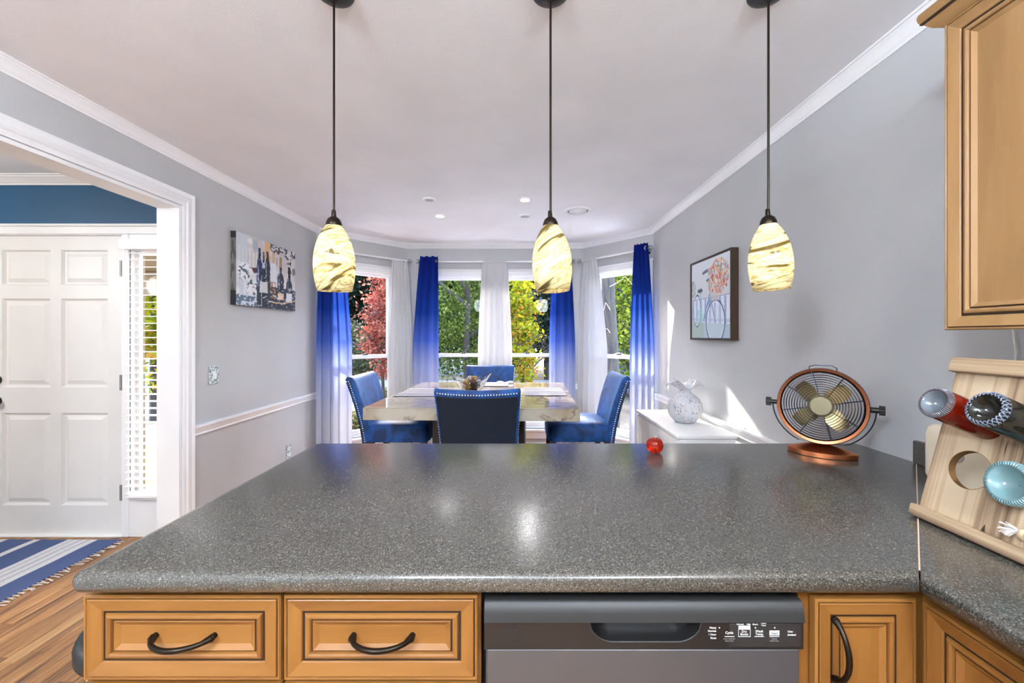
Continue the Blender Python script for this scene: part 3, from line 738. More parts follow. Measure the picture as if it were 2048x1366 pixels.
# faint round emblem at the left of the strip
m = MB(); cx, cz = pX(1026), pZ(1259); yy = yf-.0003
m.tube([(cx+.0085*math.cos(a), yy, cz+.0085*math.sin(a)) for a in np.linspace(0, 2*PI, 33)[:-1]], .0004, 5, True)
for k in range(4):
    a0 = k*PI/2; m.tube([(cx+.0062*math.cos(a0+q)*(.8+.2*math.cos(3*q)), yy, cz+.0062*math.sin(a0+q)*(.8+.2*math.cos(3*q))) for q in np.linspace(0, 1.2, 8)], .0003, 5)
m.tube([(cx-.004+.008*q, yy, cz+.0025*math.sin(q*9)) for q in np.linspace(0, 1, 18)], .0004, 5)
m.box(cx-.006, cx+.006, yy-.0001, yy+.0003, cz-.0135, cz-.0130); m.box(cx-.007, cx+.007, yy-.0001, yy+.0003, cz-.0205, cz-.0170)
m.build('emblem', 'panel_grey', dw)

# upper cabinet on the right wall
XF = 1.026; DE = .984
up = thing('wall_cabinet', (1.19, .2, 1.358), 'maple upper cabinet with crown hung on the right wall', 'cabinet')
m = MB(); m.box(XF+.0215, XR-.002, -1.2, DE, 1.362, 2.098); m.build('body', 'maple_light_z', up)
for k in range(2):
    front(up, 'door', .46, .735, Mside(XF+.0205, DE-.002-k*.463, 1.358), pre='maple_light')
m = MB()
prof = [(0, 2.082), (.004, 2.082), (.006, 2.094), (.022, 2.104), (.034, 2.120), (.037, 2.124), (.040, 2.128), (.042, 2.140), (.040, 2.148), (0, 2.148)]
# rings: start of run, corner, end at wall
rings = [[(XF+.02-o, -1.2, z) for o, z in prof], [(XF+.02-o, DE+o, z) for o, z in prof], [(XR-.003, DE+o, z) for o, z in prof]]
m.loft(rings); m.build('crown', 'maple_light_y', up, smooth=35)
m = MB(); 
pr2 = [(.0345, 2.1195), (.0370, 2.1230)]
rings = [[(XF+.0195-.0345, -1.2, 2.1185), (XF+.0195-.0385, -1.2, 2.1232), (XF+.03, -1.2, 2.13)], [(XF+.0195-.0345, DE+.0350, 2.1185), (XF+.0195-.0385, DE+.0390, 2.1232), (XF+.03, DE-.0, 2.13)]]
m.loft(rings); m.build('glaze_line', 'glaze', up)

# ---------------------------------------------------------------- pendants
def shade_mesh(tilt=0):
    pr = []
    for z, r in ((0, .0505), (.012, .0535), (.03, .0572), (.055, .0605), (.08, .0615), (.105, .0602), (.13, .0562), (.152, .0500), (.172, .0420), (.188, .0335), (.198, .0265), (.204, .0225)): pr.append((r, z))
    return pr
def pendant(x, y, zb, glass, label, tilt=(0, 0)):
    t = thing('pendant_lamp', (x, y, zb), label, 'lamp', 'pendant lamps over the breakfast bar')
    Mt = Matrix.Translation((0, 0, .2)) @ Matrix.Rotation(R(tilt[1]), 4, 'Y') @ Matrix.Rotation(R(tilt[0]), 4, 'X') @ Matrix.Translation((0, 0, -.2))
    m = MB(); pr = shade_mesh(); inner = [(r-.003, z) for r, z in pr[:3]][::-1]
    m.lathe(inner+pr, n=48, cap=False); m.xf(Mt); m.build('lamp_shade', glass, t, local=True, smooth=80)
    m = MB(); m.lathe([(.0235, .203), (.0240, .206), (.0225, .214), (.018, .224), (.010, .2305), (.0075, .232), (.0062, .250), (.0050, .252), (.0002, .252)], n=28); m.xf(Mt); m.build('socket_cap', 'bronze', t, local=True, smooth=True)
    m = MB(); m.tube([(0, 0, .250), (0, 0, H-zb-.02)], .0036, 8); m.build('cord', 'bronze', t, local=True, smooth=True)
    m = MB(); m.lathe([(.006, H-zb-.030), (.02, H-zb-.026), (.045, H-zb-.014), (.058, H-zb-.004), (.060, H-zb-.0005)], n=32); m.build('canopy', 'dark_metal', t, local=True, smooth=True)
    m = MB(); m.sphere((0, 0, .125), .018, 16, 10, (1, 1, 1.3)); m.lathe([(.012, .146), (.014, .17), (.014, .203)], n=12); m.xf(Mt); m.build('bulb', 'lamp_lit', t, local=True, smooth=True)
    l = lamp('pendant_glow', 'POINT', (x, y, zb+.085), 0.22, (1.0, .86, .62), shadow_soft_size=.02)
    l.location = (0, 0, .085); l.parent = t
    return t
pendant(-.572, 1.27, 1.484, 'lamp_glass_a', 'leftmost pendant lamp with swirled cream glass shade', (2, 0))
pendant(.103, 1.27, 1.483, 'lamp_glass_b', 'middle pendant lamp with diagonally streaked cream glass shade', (-3, -2))
pendant(.782, 1.27, 1.488, 'lamp_glass_c', 'rightmost pendant lamp with cream glass shade before the grey wall', (0, -3))

# ---------------------------------------------------------------- ceiling fittings
def can(x, y, lit, label, rz=0):
    t = thing('recessed_light', (x, y, H-.012), label, 'ceiling light', 'recessed lights over the dining table')
    m = MB(); m.lathe([(.036, .0118), (.038, .003), (.046, -.001), (.052, .004), (.054, .0118)], n=32, cap=False); m.build('trim_ring', 'white_paint', t, local=True, smooth=True)
    m = MB(); m.lathe([(.034, .0115), (.034, .006), (.001, .004)] if lit else [(.037, .0117), (.030, .004), (.026, .001), (.001, .002)], n=28); m.build('lamp_face', 'lamp_lit' if lit else 'can_unlit', t, local=True, smooth=True)
    if lit:
        l = lamp('can_beam', 'SPOT', (0, 0, -.012), 13, (.97, .98, 1), spot_size=R(130), spot_blend=.6, shadow_soft_size=.03); l.parent = t
can(-.691, 3.19, False, 'grey unlit recessed ceiling light nearest the left pendant')
can(.059, 3.19, True, 'lit recessed ceiling light nearest the middle pendant')
can(-.689, 3.62, True, 'lit recessed ceiling light on the left, further back')
can(.067, 3.62, False, 'grey unlit recessed ceiling light beside the round vent')
v_ = thing('ceiling_vent', (.515, 3.48, H-.02), 'round white ceiling air vent with concentric louvres', 'vent')
m = MB(); m.lathe([(.085, .0195), (.088, .012), (.105, .012), (.118, .016), (.122, .0195)], n=40, cap=False); m.build('flange', 'white_paint', v_, local=True, smooth=True)
for r_, z_ in ((.080, .012), (.062, .006), (.044, 0), (.026, -.006)):
    m = MB(); m.lathe([(r_, z_+.010), (r_-.006, z_), (r_-.018, z_+.003), (r_-.017, z_+.006), (r_-.008, z_+.012)], n=36, cap=(r_ < .03)); m.build('louvre', 'white_paint', v_, local=True, smooth=True)
m = MB(); m.lathe([(.086, .0185), (.086, .0195)], n=32); m.build('duct_opening', 'black_gap', v_, local=True)

# ---------------------------------------------------------------- paintings
def canvas_mesh(W, Hh, fn, nx, nz):
    """returns MB-like arrays for a grid W x Hh, colours from fn(u,v)"""
    u, v = np.meshgrid(np.linspace(0, 1, nx), np.linspace(0, 1, nz)); col = fn(u, v)
    return u, v, np.clip(col, 0, 1)
def put_canvas(name, root, P0, P1, z0, z1, off, fn, nx=190, nz=150):
    u, v, col = canvas_mesh(0, 0, fn, nx, nz)
    xs_ = P0[0]+(P1[0]-P0[0])*u; ys_ = P0[1]+(P1[1]-P0[1])*u; zs_ = z0+(z1-z0)*v
    V = np.stack([xs_, ys_, zs_], -1).reshape(-1, 3) - np.array(root.location)
    idx = np.arange(nx*nz).reshape(nz, nx); F = np.stack([idx[:-1, :-1], idx[:-1, 1:], idx[1:, 1:], idx[1:, :-1]], -1).reshape(-1, 4)
    me = bpy.data.meshes.new(name); me.from_pydata(V.tolist(), [], F.tolist()); me.materials.append(MATS['painted_canvas'])
    at = me.color_attributes.new('Col', 'FLOAT_COLOR', 'POINT')
    c = np.ones((nx*nz, 4)); s = col.reshape(-1, 3); c[:, :3] = np.where(s <= .04045, s/12.92, ((s+.055)/1.055)**2.4); at.data.foreach_set('color', c.ravel())
    o = bpy.data.objects.new(name, me); C.objects.link(o); o.parent = root; return o
def vnoise(u, v, f, seed):
    r = np.random.default_rng(seed); g = r.random((64, 64)); x = (u*f) % 63; y = (v*f) % 63; i = x.astype(int); j_ = y.astype(int); fx = x-i; fy = y-j_
    fx = fx*fx*(3-2*fx); fy = fy*fy*(3-2*fy)
    return (g[j_, i]*(1-fx)+g[j_, i+1]*fx)*(1-fy)+(g[j_+1, i]*(1-fx)+g[j_+1, i+1]*fx)*fy
def rgb(*c): return np.array(c)/255
def blend(col, m, c, a=1.0):
    m = np.clip(m*a, 0, 1)[..., None]; return col*(1-m)+np.array(c)*m
def wine_art(u, v):
    w = vnoise(u, v, 40, 1); w2 = vnoise(u, v*.4, 50, 2); uu = u+.012*(w-.5); vv = v+.02*(w2-.5)
    col = np.ones(u.shape+(3,))*rgb(206, 204, 202)
    col = blend(col, (vnoise(u, v, 9, 3) > .55)*1.0, rgb(186, 182, 184), .5)
    col = blend(col, ((uu < .3) & (vv > .45) & (vv < .82))*1.0, rgb(222, 222, 218), .8)
    col = blend(col, ((np.sin(uu*120) > .6) & (uu < .30) & (vv > .45) & (vv < .8))*1.0, rgb(168, 160, 150), .5)
    col = blend(col, ((uu < .16))*1.0, rgb(196, 210, 220), .6)
    for k in range(26):   # light and dark strokes
        cx, cy = RNG.random(2); a = .01+.05*RNG.random(); b = .02+.1*RNG.random()
        if cx < .55: c = rgb(*[[228, 228, 226], [150, 166, 184], [240, 240, 238]][k % 3])
        else: c = rgb(*[[212, 196, 170], [60, 62, 76], [226, 222, 216], [120, 120, 132]][k % 4])
        col = blend(col, (((uu-cx)/a)**2+((vv-cy)/b)**2 < 1)*1.0, c, .6)
    col = blend(col, ((uu > .43) & (uu < .52) & (vv > .72))*1.0, rgb(216, 168, 118), .9)
    col = blend(col, ((uu > .52) & (vv > .88) & (w > .55))*1.0, rgb(70, 66, 78))
    col = blend(col, ((uu > .80) & (uu < .92) & (vv > .74) & (w > .5))*1.0, rgb(66, 66, 84))
    # glasses on the left
    for cx, cy, rx, ry in ((.12, .48, .10, .12), (.24, .27, .10, .12)):
        d = ((uu-cx)/rx)**2+((vv-cy)/ry)**2
        col = blend(col, (d < 1)*(w > .5), rgb(238, 242, 244), .9); col = blend(col, (d < 1)*(w < .33), rgb(70, 86, 104), .9)
        col = blend(col, (abs(d-1) < .14)*1.0, rgb(226, 232, 238), .8)
        col = blend(col, ((abs(uu-cx) < .014) & (vv < cy-ry))*1.0, rgb(226, 232, 240), .8)
    col = blend(col, ((vv < .14))*1.0, rgb(70, 92, 120), .8); col = blend(col, ((vv < .17) & (w > .55))*1.0, rgb(206, 216, 228), .9)
    col = blend(col, ((uu > .3) & (vv < .34))*1.0, rgb(28, 40, 58), .92)
    tri = (vv < .56) & (vv > .47) & (abs(uu-.275) < (vv-.47)*.7); col = blend(col, tri*1.0, rgb(84, 40, 44))
    def bottle(cx, w_, v0, vs, vt, c, lab=None, lv=(.2, .35), foil=None):
        nonlocal col
        nw = w_*.38; t_ = np.clip((vv-vs)/.12, 0, 1); hw = w_*(1-t_)**.6*1.0+nw*t_; hw = np.maximum(hw*(vv > v0)*(vv < vt), 0)
        mk = (abs(uu-cx) < hw)*1.0; col = blend(col, mk, c, .96)
        col = blend(col, ((abs(uu-cx+hw*.5) < .006) & (mk > 0) & (w2 > .45))*1.0, rgb(190, 205, 220), .8)
        if foil is not None: col = blend(col, ((abs(uu-cx) < nw*1.1) & (vv > vt-.17) & (vv < vt))*1.0, foil)
        if lab is not None: col = blend(col, ((abs(uu-cx) < w_*.92) & (vv > lv[0]) & (vv < lv[1]))*1.0, lab)
    bottle(.345, .045, .3, .60, .88, rgb(26, 46, 92), None, foil=rgb(22, 40, 56))
    bottle(.41, .028, .5, .60, .84, rgb(196, 196, 206), None, foil=rgb(26, 36, 50))
    bottle(.475, .045, .3, .62, .86, rgb(24, 30, 44), None, foil=rgb(24, 32, 44))
    bottle(.58, .06, .35, .62, .88, rgb(220, 222, 226), None, foil=rgb(206, 170, 128))
    bottle(.41, .07, .02, .42, .60, rgb(22, 32, 48), rgb(206, 206, 202), (.22, .39))
    col = blend(col, ((uu > .52) & (uu < .62) & (vv > .16) & (vv < .42) & (w > .4))*1.0, rgb(150, 112, 78))
    bottle(.71, .06, .02, .46, .84, rgb(24, 38, 58), rgb(222, 190, 158), (.15, .26), foil=rgb(166, 136, 90))
    bottle(.875, .062, .02, .40, .72, rgb(26, 40, 56), rgb(214, 220, 226), (.13, .28), foil=rgb(26, 26, 38))
    col = blend(col, (np.abs((vv-.03)-((uu-.5)*.55)**2-.05-.1*np.abs(uu-.75)) < .012)*(uu > .48), rgb(206, 186, 150), .9)
    col = blend(col, ((w > .80) & (vv < .5))*1.0, rgb(216, 220, 226), .7)
    return col
def bike_art(u, v):
    w = vnoise(u, v, 45, 11); uu = u+.006*(w-.5); vv = v+.006*(w-.5)
    g = v[..., None]; col = rgb(222, 228, 234)*np.ones(u.shape+(3,)); col = col*(1-.15*(1-g))
    col = blend(col, ((vv < .18+.12*(1-uu)))*1.0, rgb(172, 194, 202), .8)
    col = blend(col, ((vv < .10+.3*(1-uu)) & (uu < .35))*1.0, rgb(160, 178, 168), .6)
    fence = (vv < .50) & (vv > .22-.06*uu)
    col = blend(col, (fence & (np.sin(uu*52) > .35))*1.0, rgb(140, 156, 196), .75)
    col = blend(col, (fence & (np.sin(uu*52) <= .35))*1.0, rgb(226, 232, 242), .9)
    col = blend(col, (np.abs(vv-.51) < .007)*1.0, rgb(140, 150, 180), .6); col = blend(col, ((abs(vv-.26+.06*uu) < .02))*1.0, rgb(150, 166, 200), .5)
    d = ((uu-.03)/.09)**2+((vv-.66)/.12)**2; col = blend(col, (d < 1)*(w > .35), rgb(150, 160, 160), .7)
    def wheel(cx, cy, rx, ry, c=rgb(72, 88, 138), th=.05):
        nonlocal col
        d = np.sqrt(((uu-cx)/rx)**2+((vv-cy)/ry)**2); col = blend(col, (d < 1)*1.0, rgb(206, 220, 232), .35); col = blend(col, (abs(d-1) < th)*1.0, c, .9); col = blend(col, (abs(d-.90) < th*.5)*1.0, rgb(235, 240, 248), .8)
    wheel(.16, .36, .10, .21); wheel(.64, .20, .225, .27)
    d = np.sqrt(((uu-.62)/.25)**2+((vv-.20)/.31)**2); col = blend(col, ((abs(d-1) < .06) & (uu < .72) & (vv > .25))*1.0, rgb(116, 136, 190), .9)
    def line(a, b, th, c):
        nonlocal col
        ax, ay = a; bx, by = b; t_ = np.clip(((uu-ax)*(bx-ax)+(vv-ay)*(by-ay))/((bx-ax)**2+(by-ay)**2), 0, 1)
        dd = np.hypot(uu-ax-t_*(bx-ax), vv-ay-t_*(by-ay)); col = blend(col, (dd < th)*1.0, c, .9)
    bl_ = rgb(150, 186, 206)
    line((.30, .22), (.25, .60), .012, bl_); line((.33, .22), (.50, .55), .012, rgb(126, 150, 190)); line((.50, .72), (.53, .38), .012, rgb(130, 170, 190)); line((.53, .5), (.64, .20), .010, rgb(120, 140, 180)); line((.16, .36), (.32, .22), .010, rgb(150, 200, 200))
    d = ((uu-.26)/.10)**2+((vv-.29)/.10)**2; col = blend(col, (d < 1)*(w > .3), rgb(158, 208, 204), .6)
    d = ((uu-.245)/.075)**2+((vv-.62)/.028)**2; col = blend(col, (d < 1)*1.0, rgb(84, 84, 90), .9)
    line((.33, .84), (.45, .86), .020, rgb(80, 88, 100)); line((.45, .86), (.52, .80), .008, rgb(140, 170, 190)); line((.43, .73), (.48, .745), .016, rgb(80, 92, 104))
    col = blend(col, ((abs(uu-.63) < .10-.1*(.58-vv)) & (vv > .46) & (vv < .60))*1.0, rgb(206, 196, 192), .85)
    r = np.random.default_rng(5)
    pal = [(206, 84, 66), (226, 150, 116), (236, 220, 168), (150, 178, 206), (218, 190, 190), (150, 160, 130), (228, 116, 96), (240, 236, 220), (196, 150, 150)]
    for k in range(420):
        a = r.random()*2*PI; q = r.random()**.6; cx = .70+.26*q*math.cos(a); cy = .75+.21*q*math.sin(a); s_ = .008+.015*r.random()**2
        if cx > .97: continue
        d = ((uu-cx)/s_)**2+((vv-cy)/(s_*1.15))**2; col = blend(col, (d < 1)*1.0, rgb(*pal[r.integers(len(pal))]), .8); col = blend(col, (d < .12)*1.0, rgb(110, 90, 80), .5)
    return col
w1 = thing('canvas_print', (XL+.02, 3.205, 1.563), 'unframed canvas print of wine bottles and glasses on the left wall', 'picture')
m = MB(); m.box(XL+.001, XL+.0385, 2.828, 3.58, 1.563, 2.075, .001); m.build('stretcher', 'dark_wood', w1)
def side_art(u, v):
    w = vnoise(u*.2, v, 12, 4); col = np.ones(u.shape+(3,))*rgb(112, 110, 104); col = blend(col, (w < .45)*1.0, rgb(60, 58, 58), .7); col = blend(col, ((v > .9) | (v < .2))*1.0, rgb(24, 22, 24), .9); return col
put_canvas('print_face', w1, (XL+.0395, 2.828), (XL+.0395, 3.58), 1.563, 2.075, 0, wine_art, 260, 180)
put_canvas('print_edge', w1, (XL+.0015, 2.8272), (XL+.0395, 2.8272), 1.563, 2.075, 0, side_art, 8, 60)
w2_ = thing('framed_picture', (XR-.025, 2.79, 1.316), 'framed picture of a pale bicycle with flower basket on the right wall', 'picture')
fx0, fx1, y0, y1, z0, z1 = XR-.049, XR-.001, 2.495, 3.087, 1.316, 1.888
for nm, bx in (('frame_bar', (y0, y0+.012, z0, z1)), ('frame_bar', (y1-.012, y1, z0, z1)), ('frame_bar', (y0+.012, y1-.012, z0, z0+.012)), ('frame_bar', (y0+.012, y1-.012, z1-.012, z1))):
    m = MB(); m.box(fx0, fx1, bx[0], bx[1], bx[2], bx[3], .001); m.build(nm, 'frame_wood', w2_)
m = MB(); m.box(fx0+.012, fx1-.002, y0+.012, y1-.012, z0+.012, z1-.012); m.build('backing', 'dark_wood', w2_)
put_canvas('print_face', w2_, (fx0+.008, y1-.014), (fx0+.008, y0+.014), z0+.014, z1-.014, 0, bike_art, 220, 220)

# switch and outlet
sw = thing('light_switch', (XL, 2.667, 1.027), 'mosaic patterned toggle switch plate on the left wall', 'switch')
m = MB(); m.box(XL+.0005, XL+.010, 2.628, 2.706, 1.029, 1.149, .002); m.build('plate', 'switch_tile', sw)
m = MB(); m.box(XL+.010, XL+.012, 2.652, 2.682, 1.062, 1.116, .0008); m.build('insert', 'plastic_white', sw)
m = MB(); m.box(XL+.012, XL+.024, 2.662, 2.672, 1.086, 1.098, .002); m.build('toggle', 'plastic_white', sw)
ol = thing('wall_outlet', (XL, 3.545, .28), 'patterned outlet plate low on the left wall', 'outlet')
m = MB(); m.box(XL+.0005, XL+.007, 3.505, 3.585, .278, .398, .002); m.build('plate', 'switch_tile', ol)
for zc in (.312, .364):
    m = MB(); m.lathe([(.017, 0), (.017, .002), (.0165, .0025)], n=20); m.xf(Matrix.Translation((XL+.007, 3.545, zc)) @ Matrix.Rotation(R(90), 4, 'Y')); sck = m.build('socket', 'plastic_white', ol)
    m = MB()
    for dy in (-.006, .006): m.box(XL+.0094, XL+.0098, 3.545+dy-.001, 3.545+dy+.001, zc-.002, zc+.007)
    m.box(XL+.0094, XL+.0098, 3.543, 3.547, zc-.010, zc-.006); m.build('slot', 'black_gap', sck)

# ---------------------------------------------------------------- curtain rods and curtains
ZR = 2.195
def lerp(a, b, t): return (a[0]+(b[0]-a[0])*t, a[1]+(b[1]-a[1])*t)
def rod(p0, p1, label, wn):
    t = thing('curtain_rod', (*lerp(p0, p1, .5), ZR), label, 'curtain rod')
    m = MB(); m.tube([(*p0, ZR), (*p1, ZR)], .0095, 12); m.build('rod', 'rod_white', t, smooth=True)
    d = (Vector(p1)-Vector(p0)).normalized()
    for p, s in ((p0, -1), (p1, 1)):
        c = Vector((p[0]+d.x*s*.035, p[1]+d.y*s*.035, ZR)); m = MB()
        for k in range(6):
            a0 = k*PI/6; pts = []
            for q in np.linspace(0, 2*PI, 17)[:-1]:
                v_ = Vector((math.cos(q)*.026, 0, math.sin(q)*.026)); v_ = Matrix.Rotation(a0+.4, 3, 'Z') @ v_; pts.append(c+v_)
            m.tube(pts, .0025, 5, True)
        m.tube([(p[0], p[1], ZR), (c.x-d.x*s*.02, c.y-d.y*s*.02, ZR)], .007, 8); m.sphere(c, .012, 10, 8)
        m.build('finial', 'chrome', t, smooth=True)
    n = Vector((-d.y, d.x))
    for u in (.04, .96):
        p = Vector(lerp(p0, p1, u)); m = MB(); m.tube([(p.x, p.y, ZR-.012), (p.x+n.x*(wn-.003), p.y+n.y*(wn-.003), ZR-.012)], .005, 8); m.box(-.012, .012, -.003, .0, -.035, .02)
        q = len(m.v)-8; m.v[q:] = [(p.x+d.x*a+n.x*(wn-.001+b), p.y+d.y*a+n.y*(wn-.001+b), ZR+c_) for a, b, c_ in m.v[q:]]
        m.build('bracket', 'dark_metal', t)
    return t
L0, L1 = (-1.885, 3.975), (-1.255, 4.62); C0, C1 = (-1.10, 4.655), (.60, 4.655); R0, R1 = (.728, 4.655-.031), (1.262, 3.972)
rod(L0, L1, 'white curtain rod over the left bay window', .095)
rod(C0, C1, 'long white curtain rod over the centre bay windows', .098)
rod(R0, R1, 'white curtain rod over the right bay window', .095)
LL0, LL1 = (-1.90, 3.99), (-1.25, 4.65); RR0, RR1 = (.703, 4.655), (1.286, 3.94)
def curtain(P0, P1, t0, t1, b0, b1, zt, folds, mat, label, cat='curtain', amp=.033, group=None, grom=False, zb=.015, seed=0, clip=None):
    n_u = folds*14+1; n_v = 36; base0 = Vector(P0); D = Vector(P1)-base0; d = D.normalized(); nn = Vector((d.y, -d.x))
    rr = random.Random(seed); ph = [rr.uniform(-.35, .35) for _ in range(folds+2)]; am = [rr.uniform(.7, 1.2) for _ in range(folds+2)]
    m = MB(); vs = []
    for j in range(n_v):
        v = j/(n_v-1); z = zt+(zb-zt)*v
        e = min(1, v/.45); e = e**.8; s0 = t0+(b0-t0)*e; s1 = t1+(b1-t1)*e
        for i in range(n_u):
            u = i/(n_u-1); f = u*folds; k = int(f); a = am[min(k, folds)]*(.85+.5*v); 
            ph_ = ph[min(k, folds)]*(1-(f-k))+ph[min(k+1, folds)]*(f-k)
            y = amp*a*math.sin(2*PI*f+ph_*v*2) + amp*.35*v*math.sin(5*u+seed)
            if not grom: y *= (.25+.75*min(1, v*8))
            su = s0+(s1-s0)*(u+.012*math.sin(4*PI*f))
            x_ = base0+D*su+nn*(y+(.034 if grom else .004))
            zz_ = z + (.004*math.cos(2*PI*f) if (j == 0 and grom) else 0)
            if clip: x_ = Vector(clip(x_.x, x_.y))
            vs.append((x_.x, x_.y, zz_))
    fs_ = [(j*n_u+i, j*n_u+i+1, (j+1)*n_u+i+1, (j+1)*n_u+i) for j in range(n_v-1) for i in range(n_u-1)]
    mid = base0+D*((t0+t1)/2); root = thing('curtain', (mid.x, mid.y, 0), label, cat, group)
    m.add(vs, fs_); m.build('cloth', mat, root, smooth=True)
    if grom:
        for k in range(folds*2-1, folds*2):
            u = (k+.5)/(folds*2); p = base0+D*(t0+(t1-t0)*u)+nn*.02+nn*.02
            mm = MB(); dv = (nn+d*.25*math.cos(PI*k)).normalized()
            mm.tube([(p.x+dv.x*.019*math.cos(q), p.y+dv.y*.019*math.cos(q), ZR-.004+.019*math.sin(q)) for q in np.linspace(0, 2*PI, 17)[:-1]], .004, 6, True); mm.build('grommet', 'chrome', root, smooth=True)
    else:
        mm = MB(); a_ = base0+D*t0; b_ = base0+D*t1
        mm.tube([(a_.x, a_.y, ZR), (b_.x, b_.y, ZR)], .0155, 10); mm.build('rod_pocket', mat, root, smooth=True)
    return root
cr = lambda x, y: (min(x, XR-.012), y)
clf = lambda x, y: (max(x, XL+.012), y)
curtain(LL0, LL1, -.055, .19, -.085, .29, 2.247, 4, 'ombre_curtain', 'blue to white ombre curtain hanging beside the left wall', grom=True, seed=1, clip=clf)
curtain(LL0, LL1, .79, .985, .72, 1.06, 2.213, 5, 'sheer_white', 'sheer white curtain at the right of the left bay window', amp=.016, seed=2)
curtain((-1.126, 4.655), (.62, 4.655), .013, .128, -.035, .134, 2.247, 3, 'ombre_curtain', 'blue ombre curtain at the left of the centre windows', grom=True, seed=3)
curtain((-1.126, 4.655), (.62, 4.655), .416, .576, .385, .61, 2.213, 5, 'sheer_white', 'sheer white curtain hanging between the two centre windows', amp=.016, seed=4)
curtain((-1.126, 4.655), (.62, 4.655), .875, .99, .85, 1.02, 2.247, 3, 'ombre_curtain', 'blue ombre curtain at the right of the centre windows behind the middle pendant', grom=True, seed=5)
curtain(RR0, RR1, .083, .277, -.02, .44, 2.213, 5, 'sheer_white', 'sheer white curtain at the left of the right bay window', amp=.016, seed=6)
curtain(RR0, RR1, .83, .985, .775, 1.06, 2.247, 4, 'ombre_curtain', 'blue ombre curtain by the right wall behind the white cabinet', grom=True, seed=7, clip=cr)

# ---------------------------------------------------------------- dining table
TX0, TX1, TY0, TY1, TZ = -.925, .398, 2.455, 3.825, .909
tb = thing('dining_table', (-.26, 3.14, 0), 'square counter height dining table with veined marble top and dark pedestal', 'table')
tb.rotation_euler = (0, 0, R(-2))
m = MB(); m.box(-.658, .658, -.685, .685, TZ-.006, TZ, .003); m.box(-.658, .658, -.685, .685, TZ-.077, TZ-.006, .002); m.build('tabletop', 'marble', tb, local=True)
m = MB(); m.box(-.58, .06, 2.82, 3.46, .05, TZ-.078, .01); m.build('pedestal', 'dark_wood', tb)
m = MB(); m.box(-.66, .14, 2.74, 3.54, 0.0005, .05, .01); m.build('plinth', 'dark_wood', tb)

